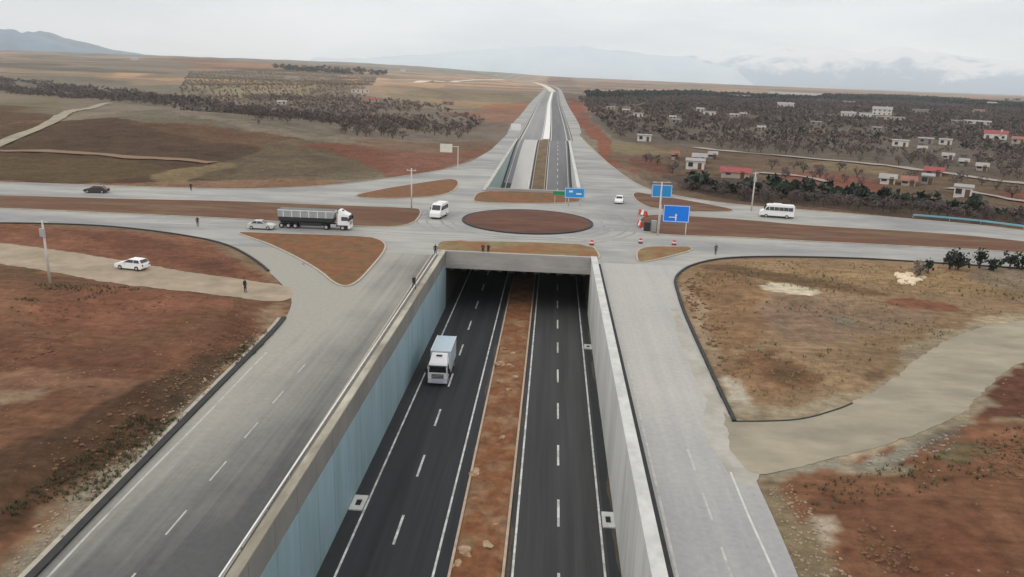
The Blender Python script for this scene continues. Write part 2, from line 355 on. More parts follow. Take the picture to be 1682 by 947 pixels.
dist = np.sqrt(xv**2+yv**2)
jx = fbm(xv/6, yv/6, 21, 4)-.5; jy = fbm(xv/6+50, yv/6+9, 22, 4)-.5
jX = fbm(xv/45, yv/45, 23, 4)-.5; jY = fbm(xv/45+50, yv/45+9, 24, 4)-.5
for rgb, pts, rag in PATCH:
    wp = smooth_poly([GT(*p) for p in pts], 2)
    amp = 9.*rag*np.clip(1-dist/260, 0, 1); amp2 = np.clip(dist/9., 0, 60)*rag*1.5
    amp2 = np.where(dist < 120, 5*rag, amp2)
    X2 = xv+jx*amp+jX*amp2; Y2_ = yv+jy*amp+jY*amp2*1.3
    k = inside(X2, Y2_, wp); c = np.array(lin(rgb))
    if rag > .55: cols[k] = cols[k]*.25+c*.75
    else: cols[k] = c
big = fbm(xv/35, yv/35, 31, 4); fine = fbm(xv/4.5, yv/4.5, 33, 4)
lum = cols@np.array([.3, .6, .1]); cols = cols*.70+lum[:, None]*.30; cols *= np.array([1.03, .97, .82])
cols *= (1+.22*(big-.5)*2+.20*(fine-.5)*2)[:, None]
# field pattern of the far plain: long strips of different soil
ang = .25; u_ = xv*math.cos(ang)+yv*math.sin(ang); v_ = -xv*math.sin(ang)+yv*math.cos(ang)
cell = _hash(np.floor(u_/260+fbm(v_/400, u_/900, 5, 2)), np.floor(v_/150), 9)
fa = sst(yv, 600, 1100); cols *= (1+fa*(cell-.5)*.75)[:, None]
red = (cell > .7) & (yv > 600); cols[red] *= np.array([1.12, .95, .85])
nx, ny = len(xs), len(ys)
hole = lambda cx, cy: (cx > XL-.4) & (cx < XR+.4) & (((cy > Y0+5) & (cy < Y1+.3)) | ((cy > Y2-.3) & (cy < Y3)))
cxm = (xs[:-1]+xs[1:])/2; cym = (ys[:-1]+ys[1:])/2
CXm, CYm = np.meshgrid(cxm, cym); keep = ~hole(CXm, CYm)
jj, ii = np.nonzero(keep); a = jj*nx+ii
quads = np.stack([a, a+1, a+nx+1, a+nx], 1).astype(np.int32)
me = bpy.data.meshes.new('ground'); me.vertices.add(nx*ny); me.vertices.foreach_set('co', np.stack([xv, yv, ZZ.ravel()], 1).ravel())
me.loops.add(quads.size); me.loops.foreach_set('vertex_index', quads.ravel()); me.polygons.add(len(quads))
me.polygons.foreach_set('loop_start', np.arange(0, quads.size, 4, dtype=np.int32)); me.update(calc_edges=True); me.shade_smooth()
ca = me.color_attributes.new('soil', 'FLOAT_COLOR', 'POINT'); ca.data.foreach_set('color', np.concatenate([np.clip(cols, 0, 1), np.ones((len(cols), 1))], 1).ravel())
gm = bpy.data.materials.new('ground_soil'); gm.use_nodes = True; t = gm.node_tree; b = t.nodes['Principled BSDF']; b.inputs['Roughness'].default_value = .95; b.inputs['Specular IOR Level'].default_value = .1
at = N(t, 'ShaderNodeVertexColor', layer_name='soil'); ge = N(t, 'ShaderNodeNewGeometry')
def scl(vec, s):
    m_ = N(t, 'ShaderNodeVectorMath', operation='SCALE'); t.links.new(vec, m_.inputs[0])
    if isinstance(s, float): m_.inputs['Scale'].default_value = s
    else: t.links.new(s, m_.inputs['Scale'])
    return m_.outputs[0]
def rng_(val, a, b_, c, d):
    m_ = N(t, 'ShaderNodeMapRange'); t.links.new(val, m_.inputs[0])
    for i, q in enumerate((a, b_, c, d)): m_.inputs[i+1].default_value = q
    return m_.outputs[0]
na = N(t, 'ShaderNodeTexNoise', Scale=.9, Detail=9., Roughness=.72); t.links.new(ge.outputs['Position'], na.inputs['Vector'])
nb = N(t, 'ShaderNodeTexNoise', Scale=.11, Detail=6., Roughness=.6, Distortion=1.2); t.links.new(ge.outputs['Position'], nb.inputs['Vector'])
mpz = N(t, 'ShaderNodeMapping'); mpz.inputs['Rotation'].default_value = (0, 0, .9); mpz.inputs['Scale'].default_value = (.12, .9, 1); t.links.new(ge.outputs['Position'], mpz.inputs[0])
nz = N(t, 'ShaderNodeTexNoise', Scale=.8, Detail=5., Roughness=.6, Distortion=1.5); t.links.new(mpz.outputs[0], nz.inputs['Vector'])
v0 = scl(at.outputs['Color'], rng_(nz.outputs[0], .3, .7, .8, 1.2))
v1 = scl(v0, rng_(na.outputs[0], .3, .7, .62, 1.38)); v2 = scl(v1, rng_(nb.outputs[0], .3, .7, .82, 1.18))
vo = N(t, 'ShaderNodeTexVoronoi', Scale=1.5); t.links.new(ge.outputs['Position'], vo.inputs['Vector'])
st = N(t, 'ShaderNodeMath', operation='LESS_THAN'); t.links.new(vo.outputs['Distance'], st.inputs[0]); st.inputs[1].default_value = .13
nc = N(t, 'ShaderNodeTexNoise', Scale=.25, Detail=3.); t.links.new(ge.outputs['Position'], nc.inputs['Vector'])
s2 = N(t, 'ShaderNodeMath', operation='MULTIPLY'); t.links.new(st.outputs[0], s2.inputs[0]); t.links.new(rng_(nc.outputs[0], .5, .65, 0., .75), s2.inputs[1])
mxs = N(t, 'ShaderNodeMixRGB'); t.links.new(s2.outputs[0], mxs.inputs[0]); t.links.new(v2, mxs.inputs[1]); mxs.inputs[2].default_value = (.38, .32, .26, 1)
t.links.new(mxs.outputs[0], b.inputs['Base Color'])
bp = N(t, 'ShaderNodeBump', Strength=.9, Distance=.35); t.links.new(na.outputs[0], bp.inputs['Height']); t.links.new(bp.outputs[0], b.inputs['Normal'])
link('ground', me, gm, kind='structure')

# ------------------------------------------------------------------ materials
def road_mat(name, light, dark, dirt, side_=False):
    """worn asphalt: long wheel streaks, dust drifts that are wider near the junction"""
    m = bpy.data.materials.new(name); m.use_nodes = True; t = m.node_tree; b = t.nodes['Principled BSDF']
    b.inputs['Roughness'].default_value = .85; b.inputs['Specular IOR Level'].default_value = .25
    g_ = N(t, 'ShaderNodeNewGeometry'); sx = N(t, 'ShaderNodeSeparateXYZ'); t.links.new(g_.outputs['Position'], sx.inputs[0])
    mp = N(t, 'ShaderNodeMapping'); mp.inputs['Scale'].default_value = (1.1, .018, 1); t.links.new(g_.outputs['Position'], mp.inputs[0])
    ns = N(t, 'ShaderNodeTexNoise', Scale=1., Detail=5., Roughness=.6); t.links.new(mp.outputs[0], ns.inputs['Vector'])
    nl = N(t, 'ShaderNodeTexNoise', Scale=.045, Detail=6., Roughness=.6); t.links.new(g_.outputs['Position'], nl.inputs['Vector'])
    nf = N(t, 'ShaderNodeTexNoise', Scale=2.2, Detail=7., Roughness=.7); t.links.new(g_.outputs['Position'], nf.inputs['Vector'])
    def mr(v, a, b_, c, d):
        q = N(t, 'ShaderNodeMapRange'); t.links.new(v, q.inputs[0])
        for i, z in enumerate((a, b_, c, d)): q.inputs[i+1].default_value = z
        return q.outputs[0]
    def mt(op, a, b_):
        q = N(t, 'ShaderNodeMath', operation=op, use_clamp=False)
        for i, z in enumerate((a, b_)):
            if isinstance(z, float): q.inputs[i].default_value = z
            else: t.links.new(z, q.inputs[i])
        return q.outputs[0]
    # dust cover grows towards the junction (y about 60 to 110)
    fac = mt('ADD', mr(sx.outputs['Y'], dirt[0], dirt[1], 0., .75), mr(nl.outputs[0], .35, .65, -.22, .22))
    fac = mt('ADD', fac, mr(ns.outputs[0], .3, .7, -.2, .2))
    if side_: fac = mt('ADD', fac, mr(sx.outputs['X'], -26., -16.5, .5, -.22))
    cl = mr(fac, 0., 1., 0., 1.)
    q = N(t, 'ShaderNodeMixRGB'); t.links.new(cl, q.inputs[0]); q.inputs[1].default_value = (*dark, 1); q.inputs[2].default_value = (*light, 1)
    s = N(t, 'ShaderNodeVectorMath', operation='SCALE'); t.links.new(q.outputs[0], s.inputs[0]); t.links.new(mr(nf.outputs[0], .3, .7, .9, 1.1), s.inputs['Scale'])
    t.links.new(s.outputs[0], b.inputs['Base Color']); return m
M_left = road_mat('dusty_asphalt', lin((153, 150, 141)), lin((84, 84, 84)), (30., 78.), True)
M_right = road_mat('dusty_concrete_road', lin((176, 173, 166)), lin((146, 145, 146)), (26., 62.))
M_asph = mat('fresh_asphalt', (.030, .033, .037), .8, .35, 1.1, .1, 9, stretch=(1, .025, 1), spec=.25, col2=(.040, .043, .046))
M_asphR = mat('worn_asphalt', (.046, .046, .047), .8, .35, 1.1, .1, 9, stretch=(1, .025, 1), spec=.25, col2=(.060, .060, .060))
M_conc = mat('pale_concrete', lin((178, 175, 168)), .85, .2, .5, .15, 5, stretch=(1, .35, 1))
M_wallR = mat('light_grey_wall', lin((196, 196, 192)), .85, .12, 1.3, .1, 4, stretch=(1, .8, .12), col2=lin((182, 182, 178)))
M_cope = mat('cream_coping', lin((172, 166, 150)), .85, .25, .9, .15, 5, stretch=(1, .35, 1), col2=lin((138, 132, 118)))
M_wallG = mat('raw_concrete_wall', lin((124, 122, 118)), .85, .2, .5, .15, 4, stretch=(1, .6, .4))
M_deck = mat('deck_concrete', lin((158, 154, 150)), .85, .22, .4, .15, 4, stretch=(.5, 1, 1.5))
M_teal = mat('teal_cladding', lin((138, 162, 172)), .7, .1, 1.2, .0, 4, col2=lin((130, 154, 160)), stretch=(1, .9, .12))
M_paint = mat('road_paint', (.62, .62, .60), .7, .3, 2.5, col2=(.40, .40, .38))
M_paintw = mat('worn_road_paint', lin((176, 174, 168)), .7, .25, 1.6, col2=lin((146, 144, 139)), c2pos=(.5, .7))
M_dirt = mat('track_dust', lin((152, 143, 124)), .95, .2, .5, .3, 3, col2=lin((138, 131, 115)), stretch=(.5, 1, 1))
M_gravel = mat('rubble_stone', lin((150, 132, 112)), .9, .25, 3., .5, 6)
M_soil = mat('median_red_soil', lin((128, 84, 46)), .95, .25, .7, .9, 2.5, col2=lin((118, 66, 42)))
M_soil2 = mat('median_orange_soil', lin((146, 92, 58)), .95, .35, 1.6, .9, 4, col2=lin((110, 66, 44)))
M_kerb = mat('kerb_concrete', lin((168, 160, 146)), .85, .2, 1.2)
M_kerbd = mat('dark_kerb', (.035, .037, .036), .8, .3, 1.2)
M_dark = mat('black_rubber', (.02, .02, .02), .8, .1)
M_white = mat('white_paint', (.78, .78, .78), .35, .05, 3, spec=.5)
M_lil = mat('pale_lavender_paint', (.55, .54, .62), .35, .06, 3, spec=.5)
M_boxb = mat('pale_blue_panel', (.50, .60, .68), .5, .06, 2)
M_glass = mat('dark_vehicle_glass', (.015, .018, .022), .08, 0, spec=.7)
M_steel = mat('galvanised_steel', (.45, .45, .44), .45, .1, 2, metal=.4)
M_post = mat('pole_concrete', lin((196, 190, 184)), .8, .1, 2)
M_blue = mat('sign_blue', (.008, .19, .75), .5, .05, 2)
M_blue2 = mat('sign_light_blue', (.03, .26, .60), .5, .05, 2)
M_green = mat('sign_green', (.02, .25, .10), .5)
M_signw = mat('sign_white', (.72, .72, .70), .6)
M_red = mat('red_plastic', (.5, .05, .04), .5, .08)
M_tail = mat('red_lens', (.35, .02, .02), .3)
M_lamp = mat('headlight_lens', (.75, .75, .72), .15)
M_chas = mat('dark_chassis', (.03, .032, .034), .6, .2, 3)
M_silver = mat('silver_trailer', (.36, .38, .39), .45, .1, 1.5, metal=.2)
M_carblk = mat('dark_maroon_paint', (.035, .02, .022), .25, .05, spec=.6)
M_carsil = mat('silver_car_paint', (.5, .5, .48), .3, .05, spec=.6)
M_red_roof = mat('red_roof', lin((148, 72, 72)), .8, .25, .8)
M_tile = mat('brown_roof', lin((140, 96, 82)), .8, .25, .8)
M_groof = mat('grey_roof', lin((150, 146, 142)), .7, .15, .5)
M_hw = mat('house_render_white', lin((206, 202, 196)), .8, .1, .3)
M_hc = mat('house_render_cream', lin((178, 164, 150)), .8, .12, .3)
M_hg = mat('house_render_grey', lin((140, 136, 134)), .8, .12, .3)
M_win = mat('window_dark', (.04, .045, .05), .2)
M_frame = mat('window_frame', (.5, .5, .48), .6)
M_door = mat('door_brown', (.12, .07, .04), .6)

# ------------------------------------------------------------------ paved surfaces (split along the deck lines so each is one sheet)
def clip(poly, ax, val, keep_less):
    out = []; n = len(poly); ok = (lambda p: p[ax] <= val) if keep_less else (lambda p: p[ax] >= val)
    for i in range(n):
        p, q = poly[i], poly[(i+1) % n]
        if ok(p): out.append(p)
        if ok(p) != ok(q):
            t_ = (val-p[ax])/(q[ax]-p[ax]); out.append((p[0]+t_*(q[0]-p[0]), p[1]+t_*(q[1]-p[1])))
    return dedupe(out)
SPL = 110.0
lowL = dedupe([(-16.2, -45), (-16.2, 30), (-17.1, SPL)]+[p for p in clip(dedupe([(-17.1, SPL-.01)]+slipLs[::-1][::-1]+[(-24.5, -45)]), 1, SPL, True)][0:0])
A = clip(paved, 1, SPL, True)
leftA = [p for p in A if p[0] < -10]; rightA = [p for p in A if p[0] > 0]
# the mid part: between the split line and the far deck line
mid = clip([p for p in paved], 1, SPL, False)
mid_top = clip(mid, 1, Y2, True)
def solidify_order(p): return p
fill('frontage_road', dedupe(leftA), 0.0, M_left)
fill('frontage_road', dedupe(rightA), 0.0, M_right)
# crossing: outline without the trench notches
slip_up = [p for p in slipLs[::-1] if p[1] >= SPL]
er_up = [p for p in edgeRs if p[1] >= SPL]
cross = dedupe([(-17.1, SPL)]+[(min(p[0] for p in A if abs(p[1]-SPL) < .02 and p[0] < -20), SPL)]+slip_up+topLs+[g(806, 246), g(833, 220), (-23.6, 420), (-23.3, 520), (-15.9, 520), (-15.9, Y2), (XR+.9, Y2), (XR+.9, 520), (14.1, 520), (14.4, 460)]+topRs[::-1]+er_up[::-1]+[(max(p[0] for p in A if abs(p[1]-SPL) < .02 and p[0] > 5), SPL), (XR+.9, SPL)])
fill('cross_road', cross, 0.0, mat('crossing_asphalt', lin((160, 158, 152)), .85, .2, .3, .1, 6, col2=lin((134, 134, 134)), stretch=(.35, 1, 1), c2pos=(.42, .62)))

# far highway: strips that follow the centre line
def strip(name, x0, x1, ya, yb, m, dz=0., n=None, zf=None, parent=None, kind='structure', cross_bend=True, **k):
    Y = np.concatenate([np.arange(ya, min(yb, 600), 6.), np.arange(max(ya, 600), yb, 25.), [yb]])
    v = []; f = []
    for i, y in enumerate(Y):
        c = float(xc(y))+4.0 if y > 300 else 0.
        z = (zf(y) if zf else 0.)+dz
        hh = float(hbase(np.array([c-4.]), np.array([y]))[0]) if y > 300 else 0
        v += [(x0+c, y, z+hh), (x1+c, y, z+hh)]
        if i: f.append((2*i-2, 2*i-1, 2*i+1, 2*i))
    return pydata(name, v, f, m, parent, kind=kind, **k)
M_fl = mat('highway_asphalt_left', lin((140, 139, 138)), .85, .12, .3, stretch=(1, .03, 1), col2=lin((122, 121, 121)))
M_fr = mat('highway_asphalt_right', lin((96, 96, 97)), .85, .15, .3, stretch=(1, .03, 1), col2=lin((108, 108, 108)))
M_cr = mat('crossing_asphalt', lin((160, 158, 152)), .85, .2, .3, .1, 6, col2=lin((134, 134, 134)), stretch=(.35, 1, 1), c2pos=(.42, .62))
strip('highway', -22.4, -15.0, 520, 2700, M_cr); strip('highway', -15.0, -4.0, 520, 2700, M_fl); strip('highway', -4.0, 8.0, 520, 2700, M_fr); strip('highway', 8.0, 15.0, 520, 2700, M_cr)
strip('highway', XL-.8, -4.0, Y3, 520, M_fl, .004); strip('highway', -4.0, XR+.9, Y3, 520, M_fr, .004)
bar = strip('median_strip', -4.6, -1.8, 333, 1500, mat('bright_concrete', lin((222, 220, 214)), .8, .1, .2), .25)
for x_ in (-15.2, 7.4): strip('kerb', x_, x_+.5, Y3+2, 1600, M_kerb, .14); strip('kerb_face', x_+.5, x_+.9, Y3+2, 1600, M_kerbd, .05)
for x_ in (-13.9, -5.3, -1.2, 5.6): strip('lane_line', x_, x_+.35, Y3, 1500, M_paint, .05)
# ---- trench floor
def lowstrip(name, x0, x1, ya, yb, m, dz=0., step=4, bend=False, **k):
    Y = list(np.arange(ya, yb, step))+[yb]; v = []; f = []
    for i, y in enumerate(Y):
        z = float(zroad(y))+dz; v += [(x0, y, z), (x1, y, z)]
        if i: f.append((2*i-2, 2*i-1, 2*i+1, 2*i))
    return pydata(name, v, f, m, kind=k.pop('kind', 'structure'), **k)
lowstrip('underpass_road', XL-.3, -4.0, Y0, Y3, M_asph); lowstrip('underpass_road', -4.0, XR+.3, Y0, Y3, M_asphR)
# dust on the far ramp's left carriageway
lowstrip('dust_film', -12.2, -6.6, 224, Y3, mat('pale_dust', lin((176, 174, 170)), .95, .1, .3, stretch=(1, .05, 1)), .008)
lowstrip('dust_film', -14.6, -12.2, 235, Y3, mat('grey_dust', lin((120, 120, 122)), .95, .15, .3, stretch=(1, .05, 1)), .008)
lowstrip('dust_film', -1.6, 5.6, 224, Y3, mat('grey_dust_right', lin((112, 112, 114)), .95, .15, .3, stretch=(1, .05, 1)), .008)
# ---- lane paint
def paint_line(x, ya, yb, w=.16, m=None, dz=.014, low=True):
    m = m or M_paint
    if low: lowstrip('lane_line', x-w/2, x+w/2, ya, yb, m, dz)
    else: pydata('lane_line', [(x-w/2, ya, dz), (x+w/2, ya, dz), (x+w/2, yb, dz), (x-w/2, yb, dz)], [(0, 1, 2, 3)], m, kind='structure')
for x in (-13.75, -7.0, -1.45, 5.12): paint_line(x, Y0, Y3, .17)
def dashes(x, ya, yb, period, ln, w, m, low, slope=0., nm='lane_dash'):
    me0 = None; y = ya
    while y < yb:
        xx = x+slope*(y-ya)
        z = float(zroad(y)) if low else 0.
        if me0 is None:
            o = pydata(nm, [(-w/2, 0, .014), (w/2, 0, .014), (w/2, ln, .014), (-w/2, ln, .014)], [(0, 1, 2, 3)], m, kind='structure', loc=(xx, y, z)); me0 = o.data
        else: o = link(nm, me0, None, kind='structure', loc=(xx, y, z))
        if low:
            s = (float(zroad(y+ln))-z)/ln; o.rotation_euler = (math.atan(s), 0, 0); 
            if s > 0: o.location.z += .02
        y += period
dashes(1.82, 53.2-9.85*9, 176, 9.85, 4., .2, M_paint, True); dashes(-10.5, 49.5-10.1*9, 176, 10.1, 4., .2, M_paint, True)
dashes(1.82, 226, 325, 9.85, 4., .2, M_paint, True)
# frontage roads
def pline(name, pts, w, m, z=.006, closed=False, kind='structure', **k):
    n = len(pts); v = []; f = []
    for i in range(n):
        a_ = pts[i-1] if (i or closed) else pts[i]; b_ = pts[(i+1) % n] if (i < n-1 or closed) else pts[i]
        d = math.hypot(b_[0]-a_[0], b_[1]-a_[1]) or 1; nx_, ny_ = -(b_[1]-a_[1])/d, (b_[0]-a_[0])/d
        zz = z(pts[i]) if callable(z) else z
        v += [(pts[i][0]+nx_*w/2, pts[i][1]+ny_*w/2, zz), (pts[i][0]-nx_*w/2, pts[i][1]-ny_*w/2, zz)]
    for i in range(n if closed else n-1):
        j = (i+1) % n; f.append((2*i, 2*i+1, 2*j+1, 2*j))
    return pydata(name, v, f, m, kind=kind, **k)
pline('lane_line', [(-24.2, 5), G(84, 942), G(150, 872), G(230, 790), G(330, 690), G(405, 612), G(438, 578)], .16, M_paintw)
dashes(-20.55, 13, 62, 6.1, 2.6, .12, M_paintw, False, -.022)
pline('lane_line', [(7.75, -40), (7.85, 35), (8.1, 70)], .18, M_paintw)
dashes(10.75, 12, 52, 6.1, 3.2, .16, M_paintw, False, .004)
pline('lane_line', [(12.6, -40), G(1275, 947), G(1230, 848), G(1200, 775)], .15, mat('pale_worn_paint', lin((190, 190, 184)), .8, .2, 1.2))

# ---- kerbs round everything paved
def kerb(pts, w=.22, h=.14, m=None, name='kerb', z0=-.05, closed=False, parent=None, kind='structure'):
    m = m or M_kerb; n = len(pts); v = []; f = []
    for i in range(n):
        a_ = pts[i-1] if (i or closed) else pts[i]; b_ = pts[(i+1) % n] if (i < n-1 or closed) else pts[i]
        d = math.hypot(b_[0]-a_[0], b_[1]-a_[1]) or 1; nx_, ny_ = -(b_[1]-a_[1])/d, (b_[0]-a_[0])/d
        x, y = pts[i]
        v += [(x+nx_*w/2, y+ny_*w/2, z0), (x+nx_*w/2, y+ny_*w/2, h), (x-nx_*w/2, y-ny_*w/2, h), (x-nx_*w/2, y-ny_*w/2, z0)]
    for i in range(n if closed else n-1):
        j = (i+1) % n
        for k in range(3): f.append((4*i+k, 4*i+k+1, 4*j+k+1, 4*j+k))
    return pydata(name, v, f, m, parent, kind=kind)
slip_out = [p for p in slipLs]
near_part = [p for p in slip_out if p[1] < 78 and p[0] > -33]; far_part = [p for p in slip_out if p[1] >= 96]
kerb([(p[0]-.15, p[1]) for p in near_part], .5, .16, M_kerbd, 'dark_kerb')
kerb([(p[0]-.65, p[1]-.1) for p in near_part], .35, .06, M_kerb, 'drain_edge')
kerb(far_part, .3, .16, M_kerbd, 'dark_kerb')
kerb(topLs, .3, .16, M_kerb); kerb(topRs, .3, .16, M_kerb)
kr = [G(1202, 692)]+[p for p in rightRs if p[1] > 61]+edgeRs
kerb([(p[0]+.2, p[1]) for p in dedupe(kr)], .3, .18, M_kerbd, 'dark_kerb')
kerb(smooth_poly([G(1202, 692), G(1260, 692), G(1320, 689), G(1380, 671), G(1400, 662)], 2, False), .13, .07, M_kerbd, 'dark_kerb')
kerb([(XR+1.15, -40), (XR+1.15, 109)], .4, .05, M_kerbd, 'gutter')
# raised pavement beside left parapet
kerb([(-16.25, -45), (-16.25, 30), (-17.15, 109.5)], .2, .16, M_kerb)
pydata('pavement', [(-16.15, -45, .1), (XL-.551, -45, .1), (XL-.551, 110, .1), (-17.05, 110, .1), (-16.15, 30, .1)], [(0, 1, 2, 3, 4)], mat('grey_pavement', lin((120, 116, 108)), .9, .25, .8), kind='structure')

# ---- islands
def island(pts, m, h=.13, name='traffic_island', it=2, mound=0.):
    p = smooth_poly(pts, it); kerb(p, .28, .15, M_kerb, 'kerb', closed=True)
    bm = bmesh.new(); vs = [bm.verts.new((x, y, h)) for x, y in p]
    es = [bm.edges.new((vs[i], vs[(i+1) % len(vs)])) for i in range(len(vs))]
    bmesh.ops.triangle_fill(bm, edges=es, use_beauty=True)
    bmesh.ops.subdivide_edges(bm, edges=bm.edges[:], cuts=3, use_grid_fill=True)
    bound = set(v for e in bm.edges if e.is_boundary for v in e.verts)
    for v in bm.verts:
        if v not in bound: v.co.z += mound+float(fbm(np.array([v.co.x/2.2]), np.array([v.co.y/2.2]), 3, 3)[0]-.3)*.35
    for f in bm.faces:
        f.normal_update()
        if f.normal.z < 0: f.normal_flip()
    me_ = bpy.data.meshes.new(name); bm.to_mesh(me_); bm.free(); me_.shade_smooth()
    return link(name, me_, m, kind='structure')
P = lambda L: [G(*q) for q in L]
M_isl = mat('island_orange_soil', lin((120, 80, 52)), .95, .3, .6, .8, 3, col2=lin((108, 82, 54)))
M_isl2 = mat('island_red_soil', lin((98, 66, 49)), .95, .3, .8, .8, 3, col2=lin((106, 84, 62)), stretch=(.2, 1, 1))
M_isl3 = mat('island_mixed_soil', lin((128, 92, 60)), .95, .3, .5, .8, 3, col2=lin((124, 112, 78)))
island(P([(384, 381), (454, 384), (530, 386), (602, 389), (628, 395), (636, 408), (606, 444), (583, 468), (556, 472), (520, 440), (448, 403), (410, 390)]), M_isl)
island(P([(-260, 314), (0, 321), (200, 327), (400, 331), (560, 338), (685, 342), (694, 350), (674, 373), (575, 372), (480, 366), (400, 360), (200, 351), (0, 342), (-260, 334)]), M_isl2)
island(P([(569, 324), (620, 312), (700, 299), (745, 293), (756, 301), (738, 321), (650, 327)]), M_isl)
island(P([(784, 317), (800, 314.5), (870, 315), (948, 319), (962, 331), (900, 335), (780, 333), (777, 326)]), M_isl)
island(P([(1081, 386), (1052, 378), (1050, 352), (1131, 355), (1246, 363), (1312, 370), (1561, 384), (1682, 397), (1900, 420), (1900, 440), (1682, 415), (1504, 405), (1315, 396), (1210, 390)]), M_isl2)
island(P([(1034, 315), (1075, 320), (1160, 335), (1215, 346), (1170, 349), (1100, 346), (1052, 338)]), M_isl2)
island(P([(1047, 406), (1106, 405), (1147, 409), (1095, 423), (1059, 431), (1045, 429)]), M_isl3)
# near strip above the portal
island([(-17.0, 111.6), (XR+1.0, 111.6), (XR+1.6, 114), G(972, 402.5), G(850, 397.5), G(742, 397), (-17.4, 118)], M_isl3, it=1, mound=.15)
# roundabout
rc = (-4.1, 140.4); circ = [(rc[0]+11.9*math.cos(a_), rc[1]+11.9*math.sin(a_)) for a_ in np.linspace(0, 2*math.pi, 48, endpoint=False)]
kerb(circ, .45, .22, M_kerbd, 'roundabout_kerb', closed=True)
v = []; f = []
for k in range(9):
    r_ = 11.75*(1-k/9.)
    for j in range(48):
        a_ = 2*math.pi*j/48; x = rc[0]+r_*math.cos(a_); y = rc[1]+r_*math.sin(a_)
        v.append((x, y, .18+.5*(1-(r_/11.75)**2)+(float(fbm(np.array([x/2.]), np.array([y/2.]), 8, 3)[0])-.5)*.3*(k > 0)))
for k in range(8):
    for j in range(48): f.append((k*48+j, k*48+(j+1) % 48, (k+1)*48+(j+1) % 48, (k+1)*48+j))
f.append(tuple(8*48+j for j in range(48)))
pydata('roundabout_island', v, f, mat('roundabout_soil', lin((98, 66, 52)), .95, .3, .6, .8, 3, col2=lin((88, 58, 46)), stretch=(.3, 1, 1)), kind='structure', smooth=True)
# ---- darker turning paths worn by tyres round the roundabout and along the carriageways
M_tyre = mat('tyre_worn_asphalt', lin((132, 131, 128)), .8, .2, .6, col2=lin((150, 149, 145)), c2pos=(.4, .6))
def arc(R0, a0, a1, n=30): return [(rc[0]+R0*math.cos(math.radians(a0+(a1-a0)*i/n)), rc[1]+R0*math.sin(math.radians(a0+(a1-a0)*i/n))) for i in range(n+1)]
for R0, a0, a1 in ((14.2, 0, 359), (16.0, 10, 350), (18.4, -60, 40), (20.2, -60, 40), (18.6, 150, 215), (20.4, 150, 215)): pline('tyre_track', arc(R0, a0, a1), .45, M_tyre, .003)
for L_ in ([(-60, 357.5), (200, 363), (420, 371), (600, 380.5), (720, 388), (850, 390), (980, 396), (1100, 400), (1400, 411), (1690, 428)], [(-60, 305.5), (200, 313), (450, 322), (650, 331), (740, 338)], [(1040, 343), (1200, 353), (1400, 359), (1600, 378), (1690, 387)]):
    for d_ in (-.9, .9): pline('tyre_track', smooth_poly([(G(*q)[0], G(*q)[1]+d_) for q in L_], 2, False), .4, M_tyre, .0035)
# ---- dirt tracks
def sheet_on_ground(name, poly, m, dz=.05, step=1.5):
    """flat-ish sheet cut to the outline, draped over the ground"""
    poly = dedupe(smooth_poly(poly, 2)); q = []
    for i, p_ in enumerate(poly):
        n_ = poly[(i+1) % len(poly)]; k = max(1, int(math.hypot(n_[0]-p_[0], n_[1]-p_[1])/.45))
        for j in range(k):
            x = p_[0]+(n_[0]-p_[0])*j/k; y = p_[1]+(n_[1]-p_[1])*j/k; a_ = np.array([x]), np.array([y])
            q.append((x+(float(fbm(a_[0]/.9, a_[1]/.9, 41, 4)[0])-.5)*.7, y+(float(fbm(a_[0]/.9, a_[1]/.9, 47, 4)[0])-.5)*.8))
    o = fill(name, q, 0, m)
    return o
sheet_on_ground('dust_drift', [g(1165, 640), g(1205, 690), g(1250, 700), g(1250, 790), g(1222, 800), g(1190, 770), g(1168, 730), g(1150, 690)], mat('mixed_dust', lin((160, 155, 144)), .95, .2, .5, col2=lin((170, 166, 158)))); C.objects[-1].location.z = .0025
sheet_on_ground('dust_drift', [g(1095, 480), g(1110, 500), g(1150, 585), g(1190, 660), g(1204, 690), g(1185, 690), g(1150, 640), g(1118, 570)], MATS['mixed_dust']); C.objects[-1].location.z = .0018
sheet_on_ground('dirt_track', trackR, M_dirt); 
for o in [C.objects[-1]]: o.location.z = .004
sheet_on_ground('dirt_track', trackL, mat('left_track_dust', lin((158, 142, 122)), .95, .2, .5, .3, 3, col2=lin((144, 132, 112)))); C.objects[-1].location.z = .004
def draped(name, px, w0, w1, m, dz=.25, seg=5.):
    pts = [GT(*q) for q in px]; pts = smooth_poly(pts, 2, False); out = [pts[0]]
    for q in pts[1:]:
        L = math.hypot(q[0]-out[-1][0], q[1]-out[-1][1]); k = max(1, int(L/seg)); o0 = out[-1]
        out += [(o0[0]+(q[0]-o0[0])*i/k, o0[1]+(q[1]-o0[1])*i/k) for i in range(1, k+1)]
    v = []; f = []; n = len(out)
    for i, q in enumerate(out):
        a_ = out[max(0, i-1)]; b_ = out[min(n-1, i+1)]; d = math.hypot(b_[0]-a_[0], b_[1]-a_[1]) or 1
        nx_, ny_ = -(b_[1]-a_[1])/d, (b_[0]-a_[0])/d; w = w0+(w1-w0)*i/n
        for s in (1, .33, -.33, -1):
            x, y = q[0]+nx_*w/2*s, q[1]+ny_*w/2*s; v.append((x, y, 0))
        if i: f += [(4*i-4+k, 4*i-3+k, 4*i+1+k, 4*i+k) for k in range(3)]
    va = np.array(v); va[:, 2] = height(va[:, 0], va[:, 1])+dz
    return pydata(name, va, f, m, kind='structure')
draped('dirt_track', [(-60, 262), (0, 236), (60, 213), (100, 196), (140, 179), (165, 171), (184, 169)], 4.6, 5, M_dirt)
